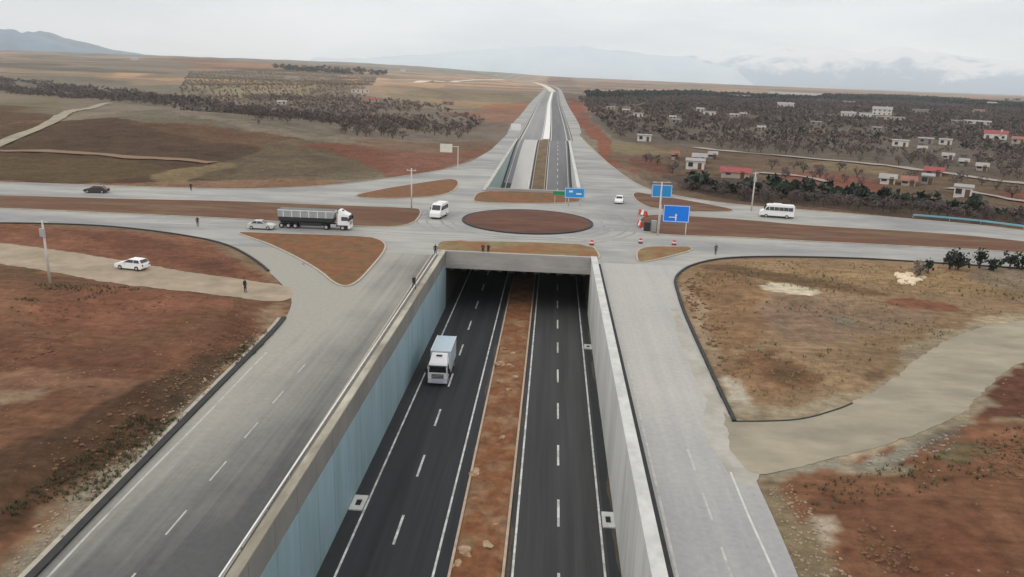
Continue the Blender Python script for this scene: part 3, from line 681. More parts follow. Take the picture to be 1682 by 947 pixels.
draped('dirt_track', [(-60, 247), (0, 250), (118, 252), (200, 257), (300, 265), (350, 270)], 4.5, 4.5, mat('brown_track', lin((128, 104, 84)), .95))
draped('dirt_track', [(1140, 243), (1232, 252), (1397, 266), (1468, 274), (1575, 290), (1690, 304)], 5, 5, mat('grey_track', lin((152, 142, 134)), .95), .3)
draped('dirt_track', [(1240, 285), (1300, 290), (1360, 300)], 4, 4, MATS['grey_track'], .3)
draped('dirt_track', [(1560, 310), (1620, 322), (1690, 334)], 4, 4, MATS['grey_track'], .3)
draped('dirt_track', [(940, 153), (1000, 153), (1100, 156), (1200, 160)], 14, 10, mat('pink_track', lin((168, 140, 126)), .95), .6)
draped('dirt_track', [(908, 151), (901, 144), (890, 138.5), (873, 134), (820, 131.5), (760, 132), (680, 136)], 12, 30, mat('white_earthwork', lin((212, 200, 182)), .95), .8, 20)

# ------------------------------------------------------------------ trench walls, deck
def wall(name, x0, x1, ya, yb, z1, m, label, cap=True):
    t_ = empty(name, ((x0+x1)/2, ya, ZL), 0, label, 'retaining wall', 'retaining walls of the underpass')
    return t_
def wall_panels(parent, xf, xb, ya, yb, ztop, m, mcap, pitch, clad=None, zc=-1.8, capw=.8, name='wall_panel', sgn=1):
    """cast panels about 'pitch' long with 2 cm open joints, behind the ramp they end on the rising road"""
    J_ = .025; n = max(1, round((yb-ya)/pitch)); L = (yb-ya)/n; loc = parent.location
    cache = {}
    for i in range(n):
        a_ = ya+i*L; bz = [float(zroad(a_))-.4, float(zroad(a_+L))-.4]
        key = (round(bz[0], 2), round(bz[1], 2))
        for nm, x0, x1, zt, mm, zb in (((name, xf, xb, ztop, m, bz),) if not clad else ((name, xf, xb, ztop, m, bz), ('cladding_panel', xf+.05*sgn, xf+.003*sgn, zc, clad, bz))):
            if max(zb) > zt-.3: continue
            kk = (nm, key)
            if kk not in cache:
                bm = bmesh.new(); xa, xb_ = min(x0, x1), max(x0, x1)
                vs = [bm.verts.new(p) for p in ((xa, J_, zb[0]), (xb_, J_, zb[0]), (xb_, L-J_, zb[1]), (xa, L-J_, zb[1]), (xa, J_, zt), (xb_, J_, zt), (xb_, L-J_, zt), (xa, L-J_, zt))]
                for q in ((0, 3, 2, 1), (4, 5, 6, 7), (0, 1, 5, 4), (1, 2, 6, 5), (2, 3, 7, 6), (3, 0, 4, 7)): bm.faces.new([vs[j] for j in q])
                me_ = bpy.data.meshes.new(nm); bm.to_mesh(me_); bm.free(); me_.materials.append(mm); cache[kk] = me_
            o = bpy.data.objects.new(nm, cache[kk]); C.objects.link(o); o.parent = parent; o.location = (-loc[0], a_-loc[1], -loc[2])
    bm = bmesh.new(); x0, x1 = min(xf-.04*(-sgn)*-1, xb), max(xf, xb)
    box(bm, min(xf+.06*sgn, xb-.02*sgn)-loc[0], max(xf+.06*sgn, xb-.02*sgn)-loc[0], ya-loc[1], yb-loc[1], ztop+.002-loc[2], ztop+.16-loc[2]); bmobj('coping', bm, mcap, parent, bev=.02)
ZW = .75
wl = empty('retaining_wall', (XL, Y0, ZL), 0, 'long blue-green clad wall with grey concrete top, left of the sunken carriageway', 'retaining wall')
wall_panels(wl, XL, XL-.55, Y0, Y1, ZW-.05, M_wallG, M_cope, 4., M_teal, -1.25, sgn=1)
wr = empty('retaining_wall', (XR, Y0, ZL), 0, 'pale grey concrete wall right of the sunken carriageway, in front of the bridge', 'retaining wall')
wall_panels(wr, XR, XR+.8, Y0, Y1, ZW, M_wallR, M_wallR, 4., sgn=-1)
w3 = empty('retaining_wall', (XL, Y2, ZL), 0, 'far left wall of the sunken road beyond the bridge, sinking into the ground', 'retaining wall')
wall_panels(w3, XL, XL-.8, Y2, Y3, .12, mat('pale_teal_wall', lin((150, 168, 166)), .8, .15, .5), M_conc, 6., sgn=1)
w4 = empty('retaining_wall', (XR, Y2, ZL), 0, 'far right pale wall beyond the bridge, running down beside the ramp', 'retaining wall')
wall_panels(w4, XR, XR+.8, Y2, Y3, .12, M_wallR, M_wallR, 6., sgn=-1)
# bridge deck (underpass roof)
br = empty('bridge', ((XL+XR)/2, Y1, ZL), 0, 'wide concrete bridge carrying the roundabout over the sunken road', 'bridge'); lb = br.location
def bp_(name, x0, x1, y0, y1, z0, z1, m, **k): return B(name, x0-lb[0], x1-lb[0], y0-lb[1], y1-lb[1], z0-lb[2], z1-lb[2], m, br, **k)
bp_('deck', XL-1, XR+1, Y1+.35, Y2-.35, -1.5, -.12, mat('shade_dark_soffit', (.07, .068, .065), .9, .2, .5))  # underside colour darkened to deepen the shade below the deck
M_shade = mat('shade_dark_concrete', (.06, .058, .055), .9, .25, .5)  # underpass shade put into the concrete colour of abutments and girders
bp_('abutment', XL-1.2, XL, Y1+.02, Y2-.02, -9, -1.51, M_shade); bp_('abutment', XR, XR+1.2, Y1+.02, Y2-.02, -9, -1.51, M_shade)
bp_('parapet', XL+.02, XR-.02, Y1-.35, Y1+.33, -.95, .78, M_deck, bev=.03)
bp_('edge_beam', XL+.01, XR-.01, Y1-.6, Y1+.3, -1.75, -.96, M_deck, bev=.03)
bp_('parapet', XL+.02, XR-.02, Y2-.33, Y2+.35, -.95, .78, M_deck, bev=.03)
bp_('edge_beam', XL+.01, XR-.01, Y2-.3, Y2+.6, -1.75, -.96, M_deck, bev=.03)
for o in list(br.children)[-4:]: pass
bm = bmesh.new()
for i in range(1, 6):
    x = XL+(XR-XL)*i/6; box(bm, x-.03-lb[0], x+.03-lb[0], Y1-.353-lb[1], Y1-.35-lb[1], -.93-lb[2], .76-lb[2])
# girders below the deck
for i in range(12):
    x = XL+(XR-XL)*(i+.5)/12; bp_('girder', x-.35, x+.35, Y1+.32, Y2-.35, -2.25, -1.502, M_shade)
bm.free()
# central reservation in the sunken road
bmx = np.linspace(-5.75, -2.2, 11); bmy = np.concatenate([np.arange(0, 178, .45), np.arange(178, Y3, 3.)]); v = []
mm_ = []
for y in bmy:
    for k, x in enumerate(bmx):
        e = 0 if k in (0, 10) else 1
        v.append((x, y, float(zroad(y))+.1+e*(float(fbm(np.array([x/1.3]), np.array([y/1.3]), 13, 4)[0])-.25)*.55))
f = [(j*11+i, j*11+i+1, (j+1)*11+i+1, (j+1)*11+i) for j in range(len(bmy)-1) for i in range(10)]
js = int(np.searchsorted(bmy, 177)); pydata('median_soil', v[js*11:], [q for q in f[:(len(bmy)-1-js)*10]], mat('dull_median_soil', lin((112, 92, 70)), .95, .3, .5, .5, 3, col2=lin((96, 84, 66))), kind='structure', smooth=True)
f = f[:js*10]; v = v[:(js+1)*11]
pydata('median_soil', v, f, mat('median_soil', lin((124, 82, 55)), .95, .45, 1.2, .9, 5, col2=lin((140, 110, 82))), kind='structure', smooth=True)
def lowkerb(x, w, h, m, name, ya=Y0, yb=Y3):
    Y = list(np.arange(ya, yb, 5.))+[yb]; v = []; f = []
    for i, y in enumerate(Y):
        z = float(zroad(y)); v += [(x-w/2, y, z-.05), (x-w/2, y, z+h), (x+w/2, y, z+h), (x+w/2, y, z-.05)]
        if i:
            for k in range(3): f.append((4*i-4+k, 4*i-3+k, 4*i+1+k, 4*i+k))
    return pydata(name, v, f, m, kind='structure')
lowkerb(-5.86, .2, .2, mat('median_kerb', lin((176, 158, 140)), .85, .25, 1.5), 'kerb'); lowkerb(-2.1, .2, .2, MATS['median_kerb'], 'kerb')
def drift(x, side_, ya, yb, wmax, seed):
    Y = np.arange(ya, yb, .6); w = np.clip((fbm(Y/4., Y*0+seed, seed, 4)-.35)*2.2, .03, 1)*wmax; v = []; f = []
    for i, y in enumerate(Y):
        z = float(zroad(y))+.012; v += [(x, y, z), (x+side_*w[i], y, z)]
        if i: f.append((2*i-2, 2*i-1, 2*i+1, 2*i) if side_ > 0 else (2*i-2, 2*i, 2*i+1, 2*i-1))
    return pydata('dust_drift', v, f, mat('brown_dust', lin((84, 74, 64)), .95, .35, 3.), kind='structure')
drift(-5.97, -1, 10, 176, .4, 3); drift(-1.99, 1, 10, 176, .45, 5); drift(XR-.01, -1, 10, 176, .35, 8)
# drain inlets on the shoulder: concrete frame round a dark opening
def inlet(x0, x1, y0, y1, label):
    t_ = empty('drain_inlet', ((x0+x1)/2, (y0+y1)/2, ZL), 0, label, 'drain', 'drain inlets along the sunken road')
    a_, b_ = (x1-x0)/2, (y1-y0)/2; q = a_*.42; bm = bmesh.new()
    box(bm, -a_, a_, -b_, -b_*.42, 0, .12); box(bm, -a_, a_, b_*.42, b_, 0, .12); box(bm, -a_, -q, -b_*.42, b_*.42, 0, .12); box(bm, q, a_, -b_*.42, b_*.42, 0, .12)
    bmobj('frame', bm, M_wallR, t_); B('grate', -q+.01, q-.01, -b_*.41, b_*.41, .015, .05, M_dark, t_)
    return t_
inlet(5.3, 6.28, 53.4, 55.6, 'nearest pale square drain inlet with dark opening, against the right wall')
inlet(5.3, 6.28, 94.5, 96.2, 'far pale drain inlet against the right wall, close to the bridge')
def low_at(px, py): return G(px, py, ZL)
q = low_at(583, 826); inlet(-15.0, -13.9, q[1]-1.1, q[1]+1.1, 'pale drain inlet at the foot of the blue-green wall')
# shoulder strip at the foot of the walls
lowstrip('shoulder', XL+.01, XL+.85, Y0, 176, mat('dark_shoulder', (.03, .032, .034), .85, .2, 1.), .008)
lowstrip('shoulder', 5.45, XR-.01, Y0, 176, MATS['dark_shoulder'], .008)

# ------------------------------------------------------------------ mountains
def range_(name, D, depth, prof, m, s, label=None):
    """ridge whose skyline heights are given over bearings; real relief in depth"""
    px = np.array([p[0] for p in prof], float); py = np.array([p[1] for p in prof], float)
    K = 220; U = np.linspace(px[0], px[-1], K); V = np.interp(U, px, py); R_ = 26; v = []
    for j in range(R_):
        t_ = j/(R_-1.); sh = math.sin(math.pi*t_)**.8 if 0 < t_ < 1 else 0
        for i in range(K):
            d = _f*FPX+_r*(U[i]-CX)-_u*(V[i]-CY); hd = math.hypot(d[0], d[1]); dist_ = D+depth*(t_-.5)
            top = CAMH+d[2]/hd*D
            x, y = d[0]/hd*dist_, d[1]/hd*dist_
            nn = fbm(np.array([x/900.]), np.array([y/900.]), s, 5)[0]
            edge = min(1, i/12., (K-1-i)/12.)
            ridge = 1-abs(2*nn-1)
            z = -20+(top+20)*sh*(1 if t_ == .5 else (.62+.5*ridge*.7))*edge
            v.append((x, y, z))
    f = [(j*K+i, j*K+i+1, (j+1)*K+i+1, (j+1)*K+i) for j in range(R_-1) for i in range(K-1)]
    return pydata(name, v, f, m, kind='structure', smooth=True)
M_mtn = mat('haze_tinted_scrub', (.13, .21, .29), .95, .3, .004, col2=(.17, .22, .26))  # scrub colour with the blue of distance haze mixed in
M_mtn2 = mat('haze_tinted_rock', (.66, .74, .80), .95, .06, .002, col2=(.60, .69, .76))  # rock painted pale blue to stand in for thicker haze
ms = bpy.data.materials.new('snowy_mountain'); ms.use_nodes = True; t = ms.node_tree; b = t.nodes['Principled BSDF']; b.inputs['Roughness'].default_value = .9
ge = N(t, 'ShaderNodeNewGeometry'); sx = N(t, 'ShaderNodeSeparateXYZ'); t.links.new(ge.outputs['Position'], sx.inputs[0])
nn = N(t, 'ShaderNodeTexNoise', Scale=.0022, Detail=8., Roughness=.65); t.links.new(ge.outputs['Position'], nn.inputs['Vector'])
r1 = rng_(nn.outputs[0], .3, .7, -260., 260.); ad = N(t, 'ShaderNodeMath', operation='ADD'); t.links.new(sx.outputs['Z'], ad.inputs[0]); t.links.new(r1, ad.inputs[1])
mxx = N(t, 'ShaderNodeMixRGB'); t.links.new(rng_(ad.outputs[0], 220., 400., 0., 1.), mxx.inputs[0]); mxx.inputs[1].default_value = (.42, .52, .62, 1); mxx.inputs[2].default_value = (.88, .88, .88, 1)  # slopes below the snow carry distance haze in their pale blue
t.links.new(mxx.outputs[0], b.inputs['Base Color'])
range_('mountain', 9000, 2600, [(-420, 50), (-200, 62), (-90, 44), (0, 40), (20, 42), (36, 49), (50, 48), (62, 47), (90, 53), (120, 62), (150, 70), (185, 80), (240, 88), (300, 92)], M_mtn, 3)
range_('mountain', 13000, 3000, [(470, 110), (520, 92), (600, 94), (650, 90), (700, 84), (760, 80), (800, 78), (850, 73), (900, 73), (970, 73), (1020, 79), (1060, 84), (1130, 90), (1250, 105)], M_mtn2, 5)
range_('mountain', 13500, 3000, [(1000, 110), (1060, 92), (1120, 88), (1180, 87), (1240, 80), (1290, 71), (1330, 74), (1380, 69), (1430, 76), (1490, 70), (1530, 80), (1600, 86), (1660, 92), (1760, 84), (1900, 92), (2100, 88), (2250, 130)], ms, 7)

# ------------------------------------------------------------------ trees
def leaf_crown(r, h, z0, n, size, seed, hollow=.35, squash=1.):
    """n small faces scattered in clumps through an uneven ellipsoid"""
    R = np.random.RandomState(seed); k = max(5, n//14); cl = R.normal(size=(k, 3)); cl /= np.linalg.norm(cl, axis=1)[:, None]
    cl *= (R.rand(k, 1)*(1-hollow)+hollow); v = []; f = []
    for i in range(n):
        c = cl[R.randint(k)]+R.normal(size=3)*.2
        p = np.array([c[0]*r, c[1]*r, z0+h/2+c[2]*h/2*squash]); p[2] = max(p[2], z0*.8)
        a_ = R.normal(size=3); a_ /= np.linalg.norm(a_); b_ = np.cross(a_, R.normal(size=3)); b_ /= np.linalg.norm(b_)
        s = size*(.6+R.rand()*.8); o = len(v)
        v += [p+a_*s, p+b_*s*.6, p-a_*s*.9, p-b_*s*.7]; f.append((o, o+1, o+2, o+3))
    return v, f
def trunk_geo(r, h, limbs, spread, seed):
    R = np.random.RandomState(seed); v = []; f = []
    def seg(p, q, r0, r1, n=5):
        p = np.array(p, float); q = np.array(q, float); d = q-p; d /= np.linalg.norm(d); a_ = np.cross(d, [.3, .9, .1]); a_ /= np.linalg.norm(a_); b_ = np.cross(d, a_); o = len(v)
        for c, rr in ((p, r0), (q, r1)):
            for k in range(n): t_ = 2*math.pi*k/n; v.append(c+(a_*math.cos(t_)+b_*math.sin(t_))*rr)
        for k in range(n): f.append((o+k, o+(k+1) % n, o+n+(k+1) % n, o+n+k))
    seg((0, 0, -.2), (0, 0, h*.35), r, r*.8)
    for i in range(limbs):
        a_ = 2*math.pi*(i+R.rand()*.6)/limbs; m_ = (math.cos(a_)*spread*.45, math.sin(a_)*spread*.45, h*(.55+.1*R.rand())); e = (math.cos(a_)*spread*(.8+.3*R.rand()), math.sin(a_)*spread*(.8+.3*R.rand()), h*(.85+.2*R.rand()))
        seg((0, 0, h*.33), m_, r*.6, r*.4); seg(m_, e, r*.4, r*.12)
    return v, f
M_bark = mat('bark', (.07, .055, .045), .9, .2, 2)
M_twig = mat('bare_twigs', lin((92, 83, 79)), .95, .4, .12); M_twig2 = mat('bare_twigs_purple', lin((100, 85, 84)), .95, .4, .12); M_twig3 = mat('pale_twigs', lin((128, 117, 106)), .95, .4, .12)
M_olive = mat('olive_leaves', lin((78, 80, 66)), .9, .3, .5); M_dkg = mat('conifer_needles', lin((50, 57, 48)), .9, .35, .8)
def tree_mesh(name, h, r, n, size, seed, ml, limbs=4, trunk=True):
    v, f = trunk_geo(.12+h*.012, h*.75, limbs, r*.7, seed) if trunk else ([], [])
    nt_ = len(f); v2, f2 = leaf_crown(r, h*.75, h*.25, n, size, seed+5); o = len(v); v = list(v)+v2; f = f+[tuple(o+k for k in q) for q in f2]
    me_ = bpy.data.meshes.new(name); me_.from_pydata([tuple(map(float, q)) for q in v], [], f); me_.materials.append(M_bark); me_.materials.append(ml)
    me_.polygons.foreach_set('material_index', [0]*nt_+[1]*(len(f)-nt_)); me_.update(); return me_
BARE = [tree_mesh('bare_tree', 3.7, 2.0, 150, .22, s, m_) for s, m_ in ((1, M_twig), (2, M_twig2), (3, M_twig), (4, M_olive), (5, M_twig2))]
def sample(poly_px, spacing, jit, seed, rows=None, thin=0., rowthin=True):
    R = np.random.RandomState(seed); wp = [GT(*q) for q in poly_px]; P_ = np.array(wp); lo = P_.min(0); hi = P_.max(0)
    hi = np.minimum(hi, 2600); X, Y = np.meshgrid(np.arange(lo[0], hi[0], spacing), np.arange(lo[1], hi[1], spacing))
    if rows: a_ = rows; X, Y = X+(Y-lo[1])*math.tan(a_) % spacing, Y
    X = X.ravel()+R.uniform(-jit, jit, X.size)*spacing; Y = Y.ravel()+R.uniform(-jit, jit, Y.size)*spacing
    k = inside(X, Y, wp)
    if thin: k &= (fbm(X/30, Y/30, seed, 3) > thin) & ((vnoise((X*.8+Y*.6)/11., (Y*.8-X*.6)/70., seed+3) > .22) | (not rowthin))
    return np.stack([X[k], Y[k]], 1)
HOUSES = []   # filled below, used to keep the trees off the houses
def hp(px, py, w, h, d, wall, roof, kind, label, rz=0., cat='house'): HOUSES.append((px, py, w, h, d, wall, roof, kind, label, rz, cat))
# px, py = base centre; w, h in photo pixels -> real size from distance
hp(1305, 158, 96, 8, 40, M_hw, M_groof, 'flat', 'very long low white hall on the skyline behind the right-hand groves', 0, 'hall')
hp(1215, 160, 40, 5, 22, M_hc, M_groof, 'flat', 'low cream shed left of the long white hall near the skyline', 0, 'shed')
hp(1290, 176, 30, 10, 12, M_hw, M_groof, 'gable', 'small white house below the right end of the long white hall')
hp(1150, 183, 14, 8, 9, M_hw, M_groof, 'gable', 'small white house high in the left part of the right-hand grove')
hp(1165, 189, 24, 7, 9, M_hw, M_groof, 'flat', 'low white building just right of and below a small white house in the grove')
hp(1206, 192, 16, 6, 9, M_hc, M_groof, 'gable', 'little cream house alone among dark trees above the grey dirt track')
hp(1393, 191, 26, 10, 12, M_hw, M_groof, 'gable', 'white house, leftmost of three in a row in the dark grove')
hp(1421, 192, 22, 8, 12, M_hw, M_groof, 'flat', 'flat-roofed white building in the middle of the row of three')
hp(1448, 189, 34, 17, 14, M_hw, M_groof, 'gable', 'two-storey white house, tallest at the right of the row of three')
hp(1462, 197, 50, 4, 10, M_hc, M_groof, 'flat', 'very low long cream shed below the row of three white houses', 0, 'shed')
hp(1511, 186, 28, 8, 10, M_hg, M_groof, 'flat', 'grey house half hidden near the skyline grove at the right')
hp(1604, 204, 46, 8, 12, M_hw, M_groof, 'gable', 'wide low white house left of the big white house with red roof')
hp(1570, 203, 18, 6, 10, M_hg, M_groof, 'flat', 'small grey hut left of the wide low white house', 0, 'hut')
hp(1634, 229, 38, 18, 12, M_hw, M_red_roof, 'gable', 'big white house with a red roof near the right edge of the view')
hp(1672, 236, 22, 14, 12, M_hc, M_tile, 'gable', 'cream house with brown roof cut by the right edge of the view')
hp(1478, 241, 28, 12, 9, M_hw, M_groof, 'flat', 'white house alone in the middle of the dark grove on the right')
hp(1520, 236, 26, 6, 9, M_hg, M_groof, 'flat', 'low grey house right of the lone white house in the grove')
hp(1552, 238, 22, 6, 9, M_hw, M_groof, 'flat', 'low white strip of a house right of the low grey one')
hp(1556, 263, 18, 6, 7, M_hw, M_groof, 'gable', 'tiny white hut just above the grey dirt track on the right', 0, 'hut')
hp(1612, 281, 18, 6, 7, M_hc, M_groof, 'gable', 'tiny cream hut above the dirt track near the right edge', 0, 'hut')
hp(1141, 279, 34, 15, 9, M_hw, M_groof, 'flat', 'white house with grey flat roof left of the long red-roofed farmhouse')
hp(1148, 268, 24, 18, 8, M_hw, M_groof, 'gable', 'narrow two-storey white house behind the flat grey-roofed one')
hp(1207, 293, 52, 14, 9, M_hc, M_red_roof, 'gable', 'long cream farmhouse with bright red roof above the north road')
hp(1170, 262, 14, 7, 6, M_hg, M_groof, 'gable', 'small grey outbuilding behind the red-roofed farmhouse', 0, 'outbuilding')
hp(1108, 262, 12, 7, 6, M_hc, M_tile, 'gable', 'tiny cream hut left of the white houses near the slip road', 0, 'hut')
hp(1457, 303, 26, 16, 8, M_hw, M_groof, 'gable', 'white house at the left end of the hamlet above the hedge')
hp(1491, 307, 24, 14, 8, M_hc, M_tile, 'gable', 'cream house with brown roof second in the hamlet above the hedge')
hp(1532, 290, 30, 12, 8, M_hg, M_red_roof, 'gable', 'grey house with faded red roof behind the hamlet')
hp(1580, 325, 30, 11, 7, M_hw, M_groof, 'flat', 'low white shed with pale roof by the lane at the right', 0, 'shed')
hp(1522, 304, 20, 9, 7, M_hg, M_groof, 'flat', 'low grey outbuilding in the middle of the hamlet', 0, 'outbuilding')
hp(592, 152, 34, 6, 16, M_hw, M_groof, 'flat', 'bright white shed alone above the left-hand grove', 0, 'shed')
hp(613, 167, 24, 7, 14, M_hc, M_red_roof, 'gable', 'house with a pinkish red roof below the bright white shed')
hp(463, 171, 16, 7, 10, M_hw, M_groof, 'gable', 'small white hut among the bare trees left of the white shed', 0, 'hut')
hp(736, 172, 22, 9, 12, M_hg, M_tile, 'gable', 'brown-roofed farm building on the tan slope left of the highway')
hp(662, 119, 10, 8, 20, M_hw, M_groof, 'gable', 'distant white building alone on the left plain near the skyline')
hp(222, 99, 14, 7, 24, M_hw, M_groof, 'gable', 'distant white building at the foot of the blue mountain')
hp(480, 129, 26, 5, 20, M_hc, M_groof, 'flat', 'pale long shed beyond the orchard rows on the left', 0, 'shed')
hp(1003, 180, 16, 5, 8, M_hc, M_groof, 'flat', 'tiny pale shed at the upper left corner of the right-hand grove', 0, 'shed')
hp(1028, 184, 14, 6, 8, M_hg, M_groof, 'gable', 'tiny grey hut right of the pale shed at the grove corner', 0, 'hut')
hp(1048, 192, 18, 6, 8, M_hw, M_groof, 'flat', 'tiny white shed below the grey hut at the grove corner', 0, 'shed')
hp(1058, 232, 26, 6, 7, M_hw, M_groof, 'flat', 'low white shed at the lower left edge of the right-hand grove', 0, 'shed')
hp(1105, 196, 12, 6, 8, M_hc, M_groof, 'gable', 'tiny cream hut deep in the left part of the grove', 0, 'hut')
hp(1340, 206, 20, 5, 8, M_hg, M_groof, 'flat', 'low grey shed in the middle of the right-hand grove', 0, 'shed')
hp(1221, 190, 12, 5, 8, M_hg, M_groof, 'gable', 'tiny grey hut right of the lone cream house among the dark trees', 0, 'hut')
hp(1110, 203, 14, 5, 8, M_hg, M_groof, 'flat', 'tiny grey shed below the cream hut in the left part of the grove', 0, 'shed')
hp(1394, 170, 22, 5, 10, M_hc, M_groof, 'flat', 'low cream shed above the leftmost of the three white houses', 0, 'shed')
hp(1514, 250, 14, 5, 7, M_hc, M_groof, 'gable', 'tiny cream hut below the low grey house in the grove', 0, 'hut')
hp(1582, 273, 14, 5, 7, M_hg, M_groof, 'gable', 'tiny grey hut between two pale huts above the dirt track', 0, 'hut')
hp(1608, 184, 18, 6, 9, M_hc, M_tile, 'gable', 'small brown-roofed cream house high above the wide low white house', 0, 'house')
hp(1440, 216, 16, 5, 8, M_hg, M_groof, 'flat', 'low grey hut below the row of three white houses', 0, 'hut')
hp(1250, 214, 14, 5, 8, M_hc, M_groof, 'gable', 'tiny cream hut alone in the middle of the near grove', 0, 'hut')
hp(1630, 172, 18, 6, 14, M_hg, M_groof, 'gable', 'distant grey house on the plain at the far right')
hpos = []
def build_house(px, py, w, h, d, mw, mr, kind, label, rz, cat):
    x, y = GT(px, py); z = float(hbase(np.array([x]), np.array([y]))[0]); dist_ = (np.array([x, y, z-CAMH])@_f); s = dist_/FPX
    w = w*s*.86; h = max(h*s*.8, 2.5); hpos.append((x, y, w)); az = -math.atan2(x, y)
    t_ = empty('house' if cat in ('house',) else cat, (x, y, z-.3), az+rz, label, cat, 'scattered houses')
    hw = h if kind == 'flat' else h*.68
    B('wall', -w/2, w/2, 0, d, -1, hw+.3, mw, t_)
    if kind == 'flat': r_ = B('roof', -w/2-.3, w/2+.3, -.3, d+.3, hw+.302, hw+.55, mr, t_)
    else:
        bm = bmesh.new(); e = .5; hr = max(h-hw, 1.)
        vs = [bm.verts.new(p) for p in ((-w/2-e, -e, hw+.302), (w/2+e, -e, hw+.302), (w/2+e, d+e, hw+.302), (-w/2-e, d+e, hw+.302), (-w/2-e, d/2, hw+hr+.3), (w/2+e, d/2, hw+hr+.3))]
        for q in ((0, 1, 5, 4), (2, 3, 4, 5), (1, 2, 5), (3, 0, 4), (0, 3, 2, 1)): bm.faces.new([vs[k] for k in q])
        r_ = bmobj('roof', bm, mr, t_)
    if kind == 'gable' and hw > 3: B('chimney', w*.2, w*.2+.8, d*.3, d*.3+.8, hw+.4, hw+(h-hw)+1., mw, r_)
    st_ = 2 if hw > 5.2 else 1; n = int(max(2, min(7, w//3.6))); 
    for fl in range(st_):
        for k in range(n):
            cx_ = -w/2+w*(k+.5)/n; zb = .3+fl*2.9+.9
            if fl == 0 and k == n//2: B('door', cx_-.55, cx_+.55, -.06, .02, .3, 2.4, M_door, t_); continue
            wn = B('window', cx_-.7, cx_+.7, -.05, .02, zb, min(zb+1.3, hw+.1), M_win, t_)
            B('sill', cx_-.8, cx_+.8, -.16, -.051, zb-.12, zb-.002, M_frame, wn)
for hh_ in HOUSES: build_house(*hh_)
HP = np.array(hpos)
def clear(pts):
    if len(pts) == 0: return pts
    k = np.ones(len(pts), bool)
    for x, y, w in hpos:
        th = math.atan2(x, y); dx = pts[:, 0]-x; dy = pts[:, 1]-y
        a_ = dx*math.sin(th)+dy*math.cos(th); c_ = dx*math.cos(th)-dy*math.sin(th)
        k &= ~((np.abs(c_) < w/2+3) & (a_ > -22-.03*y) & (a_ < 20))
    k &= np.abs(pts[:, 0]-xc(pts[:, 1])) > 34
    return pts[k]
groveR = clear(np.concatenate([sample([(960, 160), (1100, 154), (1250, 162), (1400, 162), (1500, 164), (1700, 180), (1860, 190), (1860, 325), (1682, 299), (1500, 275), (1300, 256), (1140, 241), (1000, 232), (975, 200)], 6.6, .3, 1, thin=.33)]))
beltL = clear(sample([(-80, 122), (150, 144), (230, 152), (400, 178), (560, 196), (700, 205), (700, 232), (560, 222), (430, 208), (280, 178), (150, 164), (-80, 142)], 6., .4, 2, thin=.3))
groveL = clear(sample([(400, 160), (540, 160), (690, 168), (760, 190), (850, 208), (838, 236), (700, 226), (560, 205), (440, 190)], 6.6, .4, 3, thin=.36))
orch = clear(sample([(310, 118), (440, 112), (620, 128), (600, 160), (540, 190), (400, 178), (290, 158)], 12., .12, 4))
hedgeR = clear(sample([(1130, 292), (1200, 300), (1350, 316), (1500, 334), (1700, 362), (1700, 374), (1500, 357), (1360, 344), (1240, 334), (1130, 316)], 3.4, .45, 5, thin=.22, rowthin=False))
roadside = clear(sample([(930, 160), (960, 160), (1000, 232), (1040, 262), (1010, 262), (965, 225)], 9, .4, 6, thin=.35))
hamlet = clear(sample([(1040, 262), (1130, 262), (1290, 275), (1450, 288), (1620, 300), (1682, 330), (1500, 322), (1300, 300), (1100, 288)], 8, .48, 7, thin=.5, rowthin=False))
def near_first(p): return p[np.argsort(p[:, 0]**2+p[:, 1]**2)]
def place(mesh_, name, x, y, s, rz, z=None, **k):
    o = bpy.data.objects.new(name, mesh_); C.objects.link(o); o.location = (x, y, (float(hbase(np.array([x]), np.array([y]))[0]) if z is None else z)-.1)
    o.scale = (s, s, s*(.85+.3*rng.rand())); o.rotation_euler = (0, 0, rz)
    for a_, b_ in k.items(): o[a_] = b_
    return o
def individuals(pts, n, sz, meshes, label, group):
    pts = near_first(pts)
    for x, y in pts[:n]: place(meshes[rng.randint(len(meshes))], 'bare_tree', x, y, sz*(.75+.5*rng.rand()), rng.rand()*6.28, label=label, category='tree', group=group)
    return pts[n:]
restR = individuals(groveR, 110, .95, BARE[:3]+BARE[4:], 'bare dark-twigged tree in the near rows of the right-hand grove', 'bare trees of the right-hand grove')
restB = individuals(beltL, 60, .95, BARE[:3], 'bare dark tree in the long belt below the left-hand plain', 'bare trees of the left belt')
restL = individuals(groveL, 40, .9, BARE, 'leafless tree in the purplish grove left of the highway', 'leafless trees left of the highway')
restH = individuals(hedgeR, 60, .8, BARE[:3], 'dark leafless tree in the hedge behind the north road', 'hedge trees behind the north road')
restM = individuals(hamlet, 45, .9, BARE, 'leafless tree standing among the farmhouses on the right', 'trees among the farmhouses')
